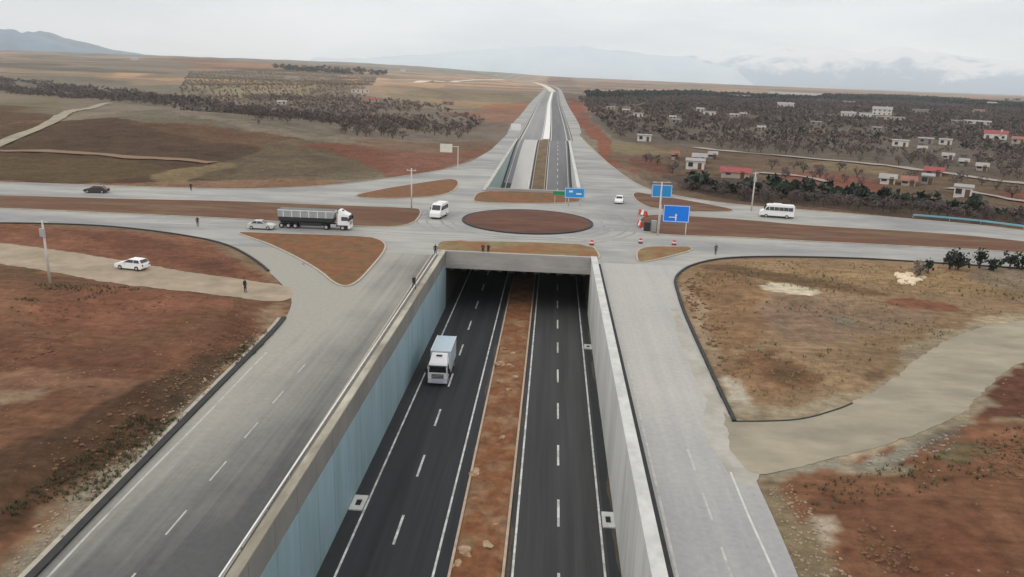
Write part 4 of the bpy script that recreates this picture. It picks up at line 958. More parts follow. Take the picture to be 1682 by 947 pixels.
def far_wood(name, pts, m_, h, r, n, size, label, cat='trees'):
    if len(pts) == 0: return
    K = 5; tv = [leaf_crown(r, h*.85, h*.12, n, size, 60+k) for k in range(K)]
    V = []; F = []; o = 0; zz = hbase(pts[:, 0], pts[:, 1])
    for i, (x, y) in enumerate(pts):
        v_, f_ = tv[i % K]; a_ = rng.rand()*6.28; s = .7+.6*rng.rand(); v_ = np.array(v_)*s; c_, s_ = math.cos(a_), math.sin(a_)
        V.append(np.stack([v_[:, 0]*c_-v_[:, 1]*s_+x, v_[:, 0]*s_+v_[:, 1]*c_+y, v_[:, 2]+zz[i]-.1], 1)); F.append(np.array(f_)+o); o += len(v_)
    V = np.concatenate(V); F = np.concatenate(F).astype(np.int32)
    me_ = bpy.data.meshes.new(name); me_.vertices.add(len(V)); me_.vertices.foreach_set('co', V.ravel()); me_.loops.add(F.size); me_.loops.foreach_set('vertex_index', F.ravel())
    me_.polygons.add(len(F)); me_.polygons.foreach_set('loop_start', np.arange(0, F.size, 4, dtype=np.int32)); me_.update(calc_edges=True)
    return link(name, me_, m_, kind='stuff', label=label, cat=cat)
def split(p, frac, seed):
    k = np.random.RandomState(seed).rand(len(p)) < frac; return p[k], p[~k]
a1, a2 = split(restR, .45, 1); a2, a3 = split(a2, .7, 2)
far_wood('grove', a1, M_twig, 3.6, 2.1, 42, .46, 'dark bare grove stretching over the right-hand plain')
far_wood('grove', a2, M_twig2, 3.5, 2.0, 42, .46, 'purplish bare trees mixed through the right-hand grove')
far_wood('grove', a3, M_dkg, 4.4, 1.8, 40, .45, 'dark evergreens mixed through the right-hand grove')
far_wood('tree_belt', restB, M_twig, 3.8, 2.1, 44, .45, 'dark tree belt running across the left-hand plain')
b1, b2 = split(restL, .6, 3)
far_wood('grove', b1, M_twig2, 3.3, 1.9, 40, .42, 'purplish bare grove left of the highway'); far_wood('grove', b2, M_twig3, 3.0, 1.8, 40, .4, 'grey bare trees mixed in the grove left of the highway')
far_wood('orchard', orch, mat('orchard_twigs', lin((130, 118, 104)), .9, .3, .1), 3.8, 1.7, 30, .6, 'orchard trees in rows on the pale left-hand slope')
far_wood('hedge', restH, M_dkg, 3.2, 2.2, 34, .7, 'dark hedge behind the north road'); restM = restM[:400]; far_wood('scrub', restM, M_twig3, 2.2, 1.6, 28, .5, 'low scrub scattered among the farmhouses on the right') if len(restM) else None
far_wood('scrub', roadside, M_twig, 2.6, 2., 30, .6, 'scrub between the highway and the right-hand grove')
# dark tree lines on the skyline
line1 = sample([(436, 104), (460, 103), (540, 108), (640, 116), (640, 124), (550, 121), (470, 117)], 26, .45, 9, thin=.4)
far_wood('tree_line', line1, M_dkg, 12, 8, 44, 2.6, 'dark evergreen line at the top of the left-hand plain')
line2 = sample([(1180, 138), (1200, 137), (1240, 141), (1500, 151), (1700, 164), (1700, 168), (1500, 155), (1240, 145)], 34, .45, 10, thin=.5)
far_wood('tree_line', line2, M_dkg, 7, 10, 40, 2.8, 'low dark tree line near the right-hand horizon')
line3 = sample([(960, 154), (1130, 150), (1250, 157), (1480, 158), (1700, 172), (1700, 180), (1480, 166), (1250, 164), (1130, 158), (970, 162)], 12, .45, 12, thin=.3)
far_wood('tree_line', clear(line3), M_dkg, 6, 4.4, 34, 1.5, 'dark evergreens along the upper edge of the right-hand grove')
# the small evergreens and shrub by the excavated field, each with trunk and crown
def big_tree(px, py, h, r, mm, label, name='evergreen_tree', n=260, group='evergreens by the excavated field'):
    x, y = G(px, py); t_ = empty(name, (x, y, ht(x, y)), rng.rand()*6, label, 'tree' if 'tree' in name else 'shrub', group)
    v, f = trunk_geo(.1+.02*h, h*.8, 4, r*.6, int(px)); pydata('trunk', v, f, M_bark, t_)
    v, f = leaf_crown(r, h*.9, h*.1, n, .24, int(px)+1, hollow=.15); pydata('crown', v, f, mm, t_); return t_
for px, py, h, r, lab in ((1559, 443, 3.0, 1.1, 'evergreen left of a close pair by the excavated field'), (1573, 444, 2.6, 1.2, 'rounder dark evergreen, right of a close pair by the excavated field'),
        (1608, 441, 3.4, 1.2, 'tallest narrow evergreen between the two pairs by the south road'), (1630, 445, 2.0, .9, 'small low green shrub-like tree right of the tallest evergreen'),
        (1658, 442, 2.8, 1.2, 'rounded dark evergreen near the right edge beside the south road'), (1678, 443, 2.8, 1.2, 'evergreen cut by the right edge of the view beside the south road')):
    big_tree(px, py, h, r, M_dkg, lab)
big_tree(1508, 455, 2.2, 1.3, MATS['orchard_twigs'], 'grey-green shrub leaning beside the pale rubble heap', 'shrub', 200)
big_tree(1524, 447, 2.4, .9, M_dkg, 'taller dark shrub right behind the grey-green one', 'shrub', 180)
# ------------------------------------------------------------------ rocks and rubble
def rock_mesh(seed, fl=.6):
    bm = bmesh.new(); bmesh.ops.create_icosphere(bm, subdivisions=2, radius=1.); R = np.random.RandomState(seed); d = R.normal(size=(6, 3))
    for v in bm.verts:
        c = v.co.copy(); s = 1+sum(.16*math.sin(2.3*(c.x*q[0]+c.y*q[1]+c.z*q[2])+i) for i, q in enumerate(d)); v.co = c*s; v.co.z *= fl
    me_ = bpy.data.meshes.new('rock'); bm.to_mesh(me_); bm.free(); return me_
RK = [rock_mesh(i) for i in range(4)]
M_rock = mat('pale_rock', lin((176, 150, 122)), .9, .4, 2.5, .9, 4, col2=lin((150, 118, 88)))
for r_ in RK: r_.materials.append(M_rock)
rl = [((783, 774), .62, 'largest pale flat stone on the median left side'), ((764, 905), .75, 'pale boulder low in the frame on the median left side'), ((752, 925), .45, 'stone just left of and below a pale boulder on the median'),
      ((800, 893), .5, 'upright pale stone on the median centre, low in the frame'), ((815, 860), .35, 'small stone near the right kerb of the median'), ((826, 572), .5, 'pale stone near the top of the rubble patch'),
      ((842, 580), .45, 'right stone near the top of the rubble patch'), ((822, 597), .75, 'broad pale heap at the left of the rubble patch'), ((838, 600), .6, 'broad pale stone in the middle of the rubble patch'),
      ((846, 618), .5, 'stone at the right side of the rubble patch'), ((836, 640), .45, 'lowest stone of the rubble patch'), ((824, 626), .45, 'stone at the left lower side of the rubble patch'), ((824, 716), .3, 'small lone stone in the middle stretch of the median')]
for k, ((px, py), s, lab) in enumerate(rl):
    x, y = G(px, py, ZL+.3); x = min(max(x, -5.4), -2.5)
    o = link('rock', RK[k % 4], None, label=lab, cat='rock', group='stones on the median', loc=(x, y, ZL+.22)); o.scale = (s*.8, s*.95, s*.75); o.rotation_euler = (0, 0, k*1.3)
# loose rubble along the shoulder and by the shrub: uncountable
def rubble(name, px, n, s0, s1, m_, label, seed, zf=None, cl=0.):
    R = np.random.RandomState(seed); wp = [G(*q) for q in px]; P_ = np.array(wp); V = []; F = []; o = 0; c = 0
    bm = bmesh.new(); bmesh.ops.create_icosphere(bm, subdivisions=1, radius=1.); bv = np.array([v.co[:] for v in bm.verts]); bf = np.array([[v.index for v in f.verts] for f in bm.faces]); bm.free()
    while c < n:
        x, y = R.uniform(P_[:, 0].min(), P_[:, 0].max()), R.uniform(P_[:, 1].min(), P_[:, 1].max())
        if not inside(np.array([x]), np.array([y]), wp)[0]: continue
        if cl and fbm(np.array([x/5.]), np.array([y/5.]), seed, 3)[0] < cl: continue
        s = s0+(s1-s0)*R.rand()**3; vv = bv*(1+R.normal(size=(len(bv), 1))*.15)*s*np.array([1, 1, .6]); V.append(vv+np.array([x, y, ht(x, y)+s*.2])); F.append(bf+o); o += len(bv); c += 1
    return pydata(name, np.concatenate(V), [tuple(map(int, q)) for q in np.concatenate(F)], m_, kind='stuff', label=label, cat='rubble')
rubble('rubble', [(1473, 450), (1500, 446), (1520, 455), (1500, 470), (1478, 468)], 90, .2, .7, mat('cream_rubble', lin((214, 196, 168)), .9, .2, 2), 'cream rubble heap in front of the shrubs', 3)
rubble('rubble', [(60, 860), (300, 660), (420, 545), (455, 545), (380, 615), (130, 865), (40, 947), (0, 947)], 1100, .03, .15, M_gravel, 'loose stones on the verge left of the frontage road', 4)
rubble('rubble', [(140, 790), (300, 655), (420, 560), (400, 540), (230, 660), (60, 790)], 420, .05, .2, mat('clods', lin((110, 82, 62)), .95, .3, 2), 'earth clods at the foot of the red field', 5)
rubble('rubble', [(1262, 800), (1300, 795), (1340, 840), (1400, 947), (1310, 947)], 300, .03, .16, M_gravel, 'loose stones beside the right frontage road', 6)
rubble('rubble', [(1400, 760), (1540, 716), (1600, 690), (1560, 740), (1440, 772)], 90, .05, .2, mat('grey_rubble', lin((140, 136, 128)), .9, .3, 2), 'grey rubble on the bank below the curved dirt track', 7)
rubble('rubble', [(1115, 470), (1150, 445), (1185, 560), (1215, 630), (1190, 620)], 200, .05, .35, MATS['clods'], 'clods along the edge of the excavated field', 8)
rubble('rubble', [(0, 480), (430, 505), (330, 610), (0, 790)], 500, .04, .2, MATS['clods'], 'clods scattered over the red field', 9, cl=.55)
rubble('rubble', [(1400, 780), (1682, 720), (1682, 947), (1420, 947)], 400, .04, .2, MATS['clods'], 'clods scattered over the right red field', 10, cl=.55)
def tufts(px, n, s0, s1, m_, label, seed, cl=.5):
    R = np.random.RandomState(seed); wp = [G(*q) for q in px]; P_ = np.array(wp); N_ = n*14
    X = R.uniform(P_[:, 0].min(), P_[:, 0].max(), N_); Y = R.uniform(P_[:, 1].min(), P_[:, 1].max(), N_); k = inside(X, Y, wp) & (fbm(X/6., Y/6., seed, 3) > cl)
    X = X[k][:n]; Y = Y[k][:n]; Z = height(X, Y); V = []; F = []
    for x, y, z in zip(X, Y, Z):
        s = s0+(s1-s0)*R.rand()**2
        for b_ in range(7):
            a_ = R.rand()*6.28; dx, dy = math.cos(a_)*s, math.sin(a_)*s; o = len(V); h_ = s*(.7+R.rand()*.7)
            V += [(x-dy*.12, y+dx*.12, z-.02), (x+dy*.12, y-dx*.12, z-.02), (x+dx*.8, y+dy*.8, z+h_)]; F.append((o, o+1, o+2))
    return pydata('dry_grass', V, F, m_, kind='stuff', label=label, cat='grass')
M_dry = mat('dry_grass', lin((142, 128, 88)), .95, .3, .4, col2=lin((104, 104, 70))); M_weed = mat('dark_weeds', lin((84, 80, 58)), .95, .3, .4)
fieldR = [(1125, 460), (1200, 430), (1400, 432), (1682, 450), (1682, 515), (1600, 525), (1500, 575), (1440, 628), (1300, 672), (1215, 640), (1150, 540)]
tufts(fieldR, 1900, .1, .34, M_dry, 'dry grass tufts spread over the excavated field', 21, .46)
tufts(fieldR, 250, .12, .4, M_weed, 'dark weeds in patches on the excavated field', 22, .58)
tufts([(0, 470), (120, 480), (250, 485), (180, 500), (0, 530)], 300, .1, .35, M_weed, 'dark weeds below the left dirt track', 23, .4)
tufts([(0, 860), (240, 680), (440, 540), (440, 560), (250, 740), (60, 900)], 1300, .1, .32, M_weed, 'weeds on the bank left of the frontage road', 24, .48)
tufts([(1300, 800), (1500, 760), (1682, 700), (1682, 780), (1500, 820), (1330, 840)], 300, .1, .35, M_weed, 'weeds on the right red field', 25, .5)
tufts([(384, 381), (602, 389), (636, 408), (583, 468), (556, 472), (448, 403)], 500, .1, .3, M_dry, 'dry grass on the triangular island', 26, .5)
tufts([(742, 399), (972, 403), (975, 412), (735, 412)], 500, .1, .28, M_dry, 'dry grass on the soil strip above the underpass', 27, .45)
# ------------------------------------------------------------------ vehicles (x = forward, built at the origin)
def wheels(t_, xs_, hw, r, w=.26, dual=()):
    for x in xs_:
        for s in (-1, 1):
            ww = w*(1.9 if x in dual else 1); bm = bmesh.new(); cyl(bm, (x, s*(hw-ww/2), r), r, ww, 'Y', 18)
            wh = bmobj('wheel', bm, M_dark, t_, bev=.02); bm = bmesh.new(); cyl(bm, (x, s*(hw+.005), r), r*.55, .05, 'Y', 12); bmobj('rim', bm, M_steel, wh)
def quad_panel(name, pts, m, t_, th=.02):
    """thin panel with real thickness standing proud of a body"""
    a_ = np.array(pts, float); n = np.cross(a_[1]-a_[0], a_[2]-a_[0]); n /= np.linalg.norm(n); v = list(a_)+list(a_+n*th); k = len(pts)
    f = [tuple(range(k))[::-1], tuple(range(k, 2*k))]+[(i, (i+1) % k, k+(i+1) % k, k+i) for i in range(k)]
    return pydata(name, v, f, m, t_)
def side(name, prof, y, m, t_):
    for s in (-1, 1):
        p = [(x, s*y, z) for x, z in (prof if s < 0 else prof[::-1])]; quad_panel(name, p, m, t_)
def car(name, loc, rz, m, label, cat, L=4.3, Wd=1.76, hatch=False, group=None):
    t_ = empty(name, loc, rz, label, cat, group); h = L/2; w = Wd/2
    lo = [(-h, .35), (-h, .8), (-h+.15, .95), (-h+.7, 1.0), (h-1.35, .98), (h-.3, .82), (h, .62), (h, .3), (h-.2, .22), (-h+.2, .22)]
    bm = bmesh.new(); prism(bm, lo, -w, w, ins=.05, zc=.7); bmobj('body', bm, m, t_, bev=.05, smooth=False)
    rr = -h+(.12 if hatch else .55)
    ca_ = [(rr, .97), (rr+(.35 if hatch else .6), 1.42), (h-2.1, 1.45), (h-1.25, .97)]
    bm = bmesh.new(); prism(bm, ca_, -w+.07, w-.07, ins=.14, zc=1.2); bmobj('cabin', bm, m, t_, bev=.04)
    c0, c1, c2, c3 = ca_
    wz = lambda z: w-.07-.14*(z > 1.2)
    def sl(a_, b_, t0): return (a_[0]+(b_[0]-a_[0])*t0, a_[1]+(b_[1]-a_[1])*t0)
    for nm, (p, q) in (('windscreen', (c3, c2)), ('rear_window', (c0, c1))):
        a_, b_ = sl(p, q, .12), sl(p, q, .9); o_ = .03 if nm == 'windscreen' else -.03; 
        pts = [(a_[0]+o_, -w+.2, a_[1]), (a_[0]+o_, w-.2, a_[1]), (b_[0]+o_, w-.3, b_[1]), (b_[0]+o_, -w+.3, b_[1])]
        quad_panel(nm, pts if nm == 'windscreen' else pts[::-1], M_glass, t_)
    ma = (c1[0]+c2[0])/2
    for s in (-1, 1):
        for x0, x1, x2, x3 in ((c0[0]+.22, ma-.05, ma-.05, c1[0]+.06), (ma+.05, c3[0]-.2, c2[0]-.04, ma+.05)):
            ya, yb = s*(w-.06), s*(w-.2); pts = [(x0, ya, 1.02), (x1, ya, 1.02), (x2, yb+s*.012, 1.38), (x3, yb+s*.012, 1.38)]
            quad_panel('window', pts if s > 0 else pts[::-1], M_glass, t_, -.02 if s > 0 else -.02)
            
    wheels(t_, (-h+.8, h-.85), w+.01, .31, .2)
    for s in (-1, 1):
        B('headlight', h-.1, h+.02, s*(w-.3)-.17, s*(w-.3)+.17, .58, .74, M_lamp, t_, bev=.02); B('tail_light', -h-.02, -h+.1, s*(w-.22)-.13, s*(w-.22)+.13, .62, .85, M_tail, t_, bev=.02)
        B('mirror', h-1.55, h-1.4, s*(w+.1)-.08, s*(w+.1)+.08, .98, 1.1, m, t_, bev=.02)
    return t_
def minibus(loc, rz, label, L=6.6):
    t_ = empty('minibus', loc, rz, label, 'minibus', 'white vehicles at the roundabout'); h = L/2
    pr = [(-h, .35), (-h, 2.5), (-h+.15, 2.65), (h-1.7, 2.65), (h-1.25, 2.5), (h-.75, 1.5), (h-.1, 1.2), (h, .9), (h, .35)]
    bm = bmesh.new(); prism(bm, pr, -1.0, 1.0, ins=.1, zc=1.6); bmobj('body', bm, M_white, t_, bev=.06)
    n = 5; x0 = -h+.3; x1 = h-1.75
    for s in (-1, 1):
        for k in range(n):
            a_ = x0+(x1-x0)*k/n+.03; b_ = x0+(x1-x0)*(k+1)/n-.03; pts = [(a_, s*.985, 1.5), (b_, s*.985, 1.5), (b_, s*.915, 2.2), (a_, s*.915, 2.2)]
            quad_panel('window', pts if s > 0 else pts[::-1], M_glass, t_, -.03)
        pts = [(h-1.68, s*.985, 1.5), (h-.98, s*.985, 1.5), (h-1.3, s*.915, 2.15), (h-1.68, s*.915, 2.2)]; quad_panel('front_window', pts if s > 0 else pts[::-1], M_glass, t_, -.03)
        B('headlight', h-.08, h+.02, s*.72-.16, s*.72+.16, .75, .98, M_lamp, t_, bev=.02); B('tail_light', -h-.02, -h+.05, s*.85-.08, s*.85+.08, .9, 1.4, M_tail, t_)
        B('mirror', h-1.2, h-1.05, s*1.12-.1, s*1.12+.1, 1.6, 1.95, M_dark, t_)
    quad_panel('windscreen', [(h-.78+.03, -.8, 1.58), (h-.78+.03, .8, 1.58), (h-1.2+.03, .75, 2.42), (h-1.2+.03, -.75, 2.42)], M_glass, t_, .02)
    quad_panel('rear_window', [(-h-.02, .8, 1.5), (-h-.02, -.8, 1.5), (-h-.02, -.72, 2.25), (-h-.02, .72, 2.25)], M_glass, t_, .01)
    B('air_conditioner', -.8, .8, -.55, .55, 2.62, 2.82, M_white, t_, bev=.05)
    wheels(t_, (-h+1.4, h-1.2), 1.0, .36, .24); B('sill_trim', -h+.1, h-.1, -1.02, 1.02, .28, .42, M_chas, t_)
    return t_
def cab(t_, xb, m, m2, xf, wd=1.25, top=3.0, defl=True):
    """cab-over tractor unit: xb rear, xf front"""
    pr = [(xb, .95), (xb, top), (xf-.35, top), (xf-.12, top-.25), (xf, 1.75), (xf, .95)]
    bm = bmesh.new(); prism(bm, pr, -wd, wd, ins=.08, zc=2.0); c = bmobj('cab', bm, m, t_, bev=.05)
    B('bumper', xf-.35, xf+.06, -wd, wd, .38, .94, m2, t_, bev=.04)
    B('grille', xf-.05, xf+.03, -wd*.62, wd*.62, 1.0, 1.62, M_chas, t_, bev=.01)
    for k in range(3): B('grille_bar', xf+.031, xf+.05, -wd*.6, wd*.6, 1.08+k*.19, 1.13+k*.19, m2, t_)
    q = lambda z: xf-(z-1.75)*.12/(top-.25-1.75)
    quad_panel('windscreen', [(q(1.85)+.015, -wd+.14, 1.85), (q(1.85)+.015, wd-.14, 1.85), (q(2.62)+.015, wd-.2, 2.62), (q(2.62)+.015, -wd+.2, 2.62)], M_glass, t_, .02)
    B('sun_visor', xf-.1, xf+.22, -wd+.1, wd-.1, 2.68, 2.76, M_chas, t_)
    for s in (-1, 1):
        pts = [(xb+.7, s*(wd-.0), 1.85), (xf-.2, s*(wd-.0), 1.85), (xf-.3, s*(wd-.07), 2.55), (xb+.7, s*(wd-.07), 2.55)]; quad_panel('side_window', pts if s > 0 else pts[::-1], M_glass, t_, -.02)
        B('headlight', xf-.02, xf+.08, s*(wd-.28)-.2, s*(wd-.28)+.2, .58, .82, M_lamp, t_, bev=.02)
        B('mirror', xf-.1, xf+.08, s*(wd+.22)-.12, s*(wd+.22)+.12, 1.75, 2.45, M_dark, t_, bev=.02)
        B('door', xb+.75, xf-.25, s*(wd+.012)-.008, s*(wd+.012)+.008, 1.0, 1.8, m2, t_)
        B('step', xf-.9, xf-.3, s*(wd-.02)-.06, s*(wd-.02)+.03, .45, .9, M_chas, t_)
    if defl:
        bm = bmesh.new(); prism(bm, [(xb+.1, top-.02), (xb+.1, top+.75), (xb+.45, top+.75), (xf-.5, top-.02)], -wd+.12, wd-.12, ins=.12, zc=top+.3); bmobj('air_deflector', bm, m, t_, bev=.04)
        B('roof_mark', xb+.55, xb+.95, -.38, .38, top+.56, top+.66, M_chas, t_)
def box_truck(loc, rz, label):
    t_ = empty('box_truck', loc, rz, label, 'truck')
    # front bumper at x = 0, body towards -x
    cab(t_, -2.3, M_white, M_lil, 0.)
    B('front_panel', -.3, .035, -1.2, 1.2, .93, 1.0, M_lil, t_)
    B('chassis', -8.2, -1.0, -.5, .5, .55, .95, M_chas, t_)
    bm = bmesh.new(); box(bm, -8.6, -2.55, -1.3, 1.3, 1.05, 3.85); bmobj('cargo_box', bm, M_boxb, t_, bev=.03)
    for s in (-1, 1):
        B('roof_rail', -8.62, -2.53, s*1.29-.04, s*1.29+.04, 3.78, 3.89, M_white, t_)
        for k in range(10): B('side_rib', -8.4+k*.62, -8.34+k*.62, s*1.31-.012, s*1.31+.012, 1.15, 3.75, M_silver, t_)
        B('side_guard', -6.2, -3.6, s*1.2-.03, s*1.2+.03, .5, .85, M_steel, t_); B('tail_light', -8.66, -8.6, s*1.0-.12, s*1.0+.12, .8, .95, M_tail, t_)
    B('front_rail', -2.56, -2.5, -1.3, 1.3, 3.76, 3.9, M_white, t_)
    for k in range(2): B('cargo_door', -8.64, -8.61, -1.25+k*1.27, -.02+k*1.27, 1.15, 3.75, M_silver, t_)
    wheels(t_, (-1.25, -6.7), 1.25, .5, .3, dual=(-6.7,)); return t_
def semi(loc, rz, label):
    t_ = empty('semi_truck', loc, rz, label, 'truck')
    cab(t_, -2.2, M_white, M_white, 0.)
    B('tractor_chassis', -5.6, -.8, -.5, .5, .6, .98, M_chas, t_); B('fuel_tank', -3.6, -2.5, -1.2, -.6, .5, 1.05, M_steel, t_, bev=.1); B('fuel_tank', -3.6, -2.5, .6, 1.2, .5, 1.05, M_steel, t_, bev=.1)
    B('exhaust_stack', -2.42, -2.28, -1.0, -.85, 1.0, 3.2, M_steel, t_)
    # tipping trailer with upright ribs
    B('lower_side', -13.3, -3.1, -1.16, 1.16, 1.45, 2.15, M_chas, t_)
    pr = [(-13.4, 2.152), (-13.4, 3.45), (-3.0, 3.45), (-2.75, 3.2), (-3.0, 2.152)]
    bm = bmesh.new(); prism(bm, pr, -1.22, 1.22); bmobj('trailer_body', bm, M_silver, t_, bev=.04)
    B('tarpaulin', -13.35, -3.05, -1.12, 1.12, 3.452, 3.56, mat('grey_tarpaulin', (.16, .17, .17), .8, .2, 2), t_, bev=.03)
    for s in (-1, 1):
        for k in range(13): B('rib', -13.2+k*.8, -13.08+k*.8, s*1.25-.035, s*1.25+.035, 2.16, 3.4, M_white if k % 2 else M_silver, t_)
        B('top_rail', -13.4, -3.0, s*1.26-.05, s*1.26+.05, 3.36, 3.5, M_white, t_); B('side_skirt', -9.4, -5.2, s*1.1-.04, s*1.1+.04, .6, 1.2, M_chas, t_)
        B('mudguard', -13.3, -9.6, s*.95-.25, s*.95+.25, 1.05, 1.12, M_chas, t_)
    B('trailer_chassis', -13.2, -3.2, -.55, .55, 1.05, 1.44, M_chas, t_)
    wheels(t_, (-1.3, -4.4, -10.2, -11.5, -12.8), 1.24, .5, .3, dual=(-4.4,)); return t_
def heading(p, q): return math.atan2(q[1]-p[1], q[0]-p[0])
p = G(720, 634, ZL); box_truck((p[0]-.1, p[1], ZL+.012), -math.pi/2, 'white cab-over truck with pale blue cargo box, driving in the sunken road').scale = (.88,)*3
hd = heading(G(455, 375), G(575, 380)); p = G(574, 379); semi((p[0], p[1]+1.1, .02), hd, 'white articulated truck with silver ribbed tipper trailer on the south carriageway').scale = (.9,)*3
p = G(427, 377); car('car', (p[0], p[1]+.8, .02), hd, M_carsil, 'silver car following the articulated truck', 'car', 4.4)
p = G(212, 444); car('car', (p[0], p[1]+.9, .02), heading(G(236, 447), G(187, 442))+math.pi*0, M_white, 'white hatchback parked on the pale dirt track at the left', 'car', 4.1, hatch=True)
p = G(155, 317); car('car', (p[0], p[1]+.9, .02), heading(G(172, 317), G(138, 316)), M_carblk, 'dark maroon car on the far carriageway at the left', 'car', 4.6)
p = G(1018, 335); car('car', (p[0], p[1]+2.0, .02), math.radians(-98), M_white, 'white car coming down the slip road right of the roundabout', 'car', 4.2, hatch=True)
p = G(1277, 358); minibus((p[0], p[1]+1.0, .02), heading(G(1305, 361), G(1248, 357)), 'white minibus with dark windows heading left on the far carriageway')
p = G(718, 360); minibus((p[0], p[1]+2.6, .02), math.radians(-100), 'white minibus entering the roundabout from the left frontage road', 5.4)

# ------------------------------------------------------------------ poles, lamps and signs
def pole(px, py, h, kind, label, name='utility_pole', cat='utility pole', z0=None, rz=0):
    x, y = G(px, py); t_ = empty(name, (x, y, ht(x, y) if z0 is None else z0), rz, label, cat)
    bm = bmesh.new(); cyl(bm, (0, 0, h/2-.2), .17, h+.4, 'Z', 10, .11); bmobj('pole', bm, M_post, t_, smooth=True)
    if kind == 'cross':
        B('crossarm', -.9, .9, -.06, .06, h-.5, h-.36, M_post, t_)
        for x_ in (-.8, 0, .8):
            bm = bmesh.new(); cyl(bm, (x_, 0, h-.26), .05, .2, 'Z', 8); bmobj('insulator', bm, M_carsil, t_)
    elif kind == 'lamp':
        for s in (-1, 1):
            bm = bmesh.new(); cyl(bm, (s*.55, 0, h-.1), .05, 1.1, 'X', 8); bmobj('arm', bm, M_post, t_)
            B('lamp_head', s*1.25-.35, s*1.25+.35, -.14, .14, h-.16, h-.02, M_steel, t_, bev=.03)
    elif kind == 'box':
        B('meter_box', -.3, .3, -.35, -.1, h-1.9, h-.9, M_steel, t_, bev=.02); B('crossarm', -.6, .6, -.05, .05, h-.25, h-.12, M_post, t_)
    return t_
pole(676, 346, 8.3, 'cross', 'tall pale concrete pole at the end of the left median')
pole(1234, 346, 8.2, 'box', 'pale concrete pole with crossarm beside the far carriageway on the right')
pole(83, 468, 7.6, 'box', 'grey concrete pole standing below the dirt track at the left')
def sign(px, py, posts, z0, z1, x0, x1, m, label, bars=True, rz=0, back=False, cat='road sign', py_dy=0., fr=M_signw):
    x, y = G(px, py); t_ = empty('road_sign', (x, y, ht(x, y)), rz, label, cat)
    for x_ in posts:
        bm = bmesh.new(); cyl(bm, (x_, .12, z1/2-.2), .09, z1+.2, 'Z', 10); bmobj('post', bm, M_post, t_, smooth=True)
    B('panel', x0, x1, -.03, .02, z0, z1, m, t_)
    w = .09
    if not back:
        for a_ in ((x0+.08, x1-.08, z0+.08, z0+.08+w), (x0+.08, x1-.08, z1-.08-w, z1-.08)): B('border', a_[0], a_[1], -.045, -.031, a_[2], a_[3], fr, t_)
        for a_ in (x0+.08, x1-.08-w): B('border', a_, a_+w, -.045, -.031, z0+.08+w+.001, z1-.08-w-.001, fr, t_)
    for z in (z0+.5, z1-.5): B('bracket', x0+.2, x1-.2, .02, .06, z-.05, z+.05, M_steel, t_)
    return t_
s1 = sign(1082, 384, (0.,), 2.3, 5.3, .45, 5.0, M_blue, 'big blue direction sign on the right of the roundabout', rz=math.radians(-3))
bm = bmesh.new(); cyl(bm, (4.6, .12, 1.4), .09, 3.6, 'Z', 10); bmobj('post', bm, M_post, s1)
# the sign's route diagram: upright arrow and a side arm
B('arrow_shaft', 2.6, 2.8, -.045, -.031, 2.6, 3.5, M_signw, s1); B('arrow_arm', 1.5, 2.599, -.045, -.031, 3.1, 3.25, M_signw, s1)
quad_panel('arrow_head', [(2.45, -.031, 3.5), (2.95, -.031, 3.5), (2.7, -.031, 3.85)], M_signw, s1, .014)
s2 = sign(1084, 352, (0.,), 3.5, 6.1, -2.0, 2.0, M_blue2, 'paler blue sign behind the big blue one, on the same approach', rz=math.radians(-3))
s3 = sign(943, 338, (-1.2, 1.2), 1.7, 3.9, -2.1, 2.1, M_blue2, 'blue sign standing on the soil strip beyond the roundabout', rz=0)
B('white_mark', .3, 1.4, -.045, -.031, 2.5, 2.8, M_signw, s3); B('white_mark', -1.2, -.4, -.045, -.031, 2.9, 3.3, M_signw, s3)
x, y = G(920, 334); t_ = empty('road_sign', (x, y, .1), 0, 'low green panel just left of the blue sign beyond the roundabout', 'road sign')
B('panel', -1.6, 1.6, -.03, .02, 1.7, 2.5, M_green, t_); B('post', -1.2, -1.1, .02, .1, 0, 2.4, M_post, t_); B('post', 1.1, 1.2, .02, .1, 0, 2.4, M_post, t_)
pole(1080, 386, 9.4, 'lamp', 'tall pale lamp post in front of the blue direction signs', 'street_lamp', 'street lamp', rz=.2)
# cantilever sign seen from behind, left of the far frontage road
x, y = G(752, 280); t_ = empty('road_sign', (x, y, ht(x, y)), 0, 'pale sign board on a cantilever pole, left beyond the roundabout', 'road sign')
bm = bmesh.new(); cyl(bm, (0, 0, 3.3), .14, 7., 'Z', 10); bmobj('post', bm, M_post, t_)
bm = bmesh.new(); cyl(bm, (-1.4, 0, 6.6), .1, 2.9, 'X', 10); bmobj('arm', bm, M_post, t_); B('panel', -5.0, -1.6, -.14, -.101, 5.0, 7.3, mat('weathered_sign_back', lin((206, 204, 190)), .6, .15, 1.5), t_)
for z in (5.5, 6.6): B('bracket', -4.9, -1.7, -.1, -.04, z-.05, z+.05, M_steel, t_)
x, y = G(847, 222); t_ = empty('road_sign', (x, y, ht(x, y)), 0, 'small distant white sign board left of the highway', 'road sign')
B('panel', -2.2, 2.2, -.03, .03, 2.4, 5.2, M_signw, t_); B('post', -1.6, -1.45, .03, .15, -.2, 5., M_post, t_); B('post', 1.45, 1.6, .03, .15, -.2, 5., M_post, t_)
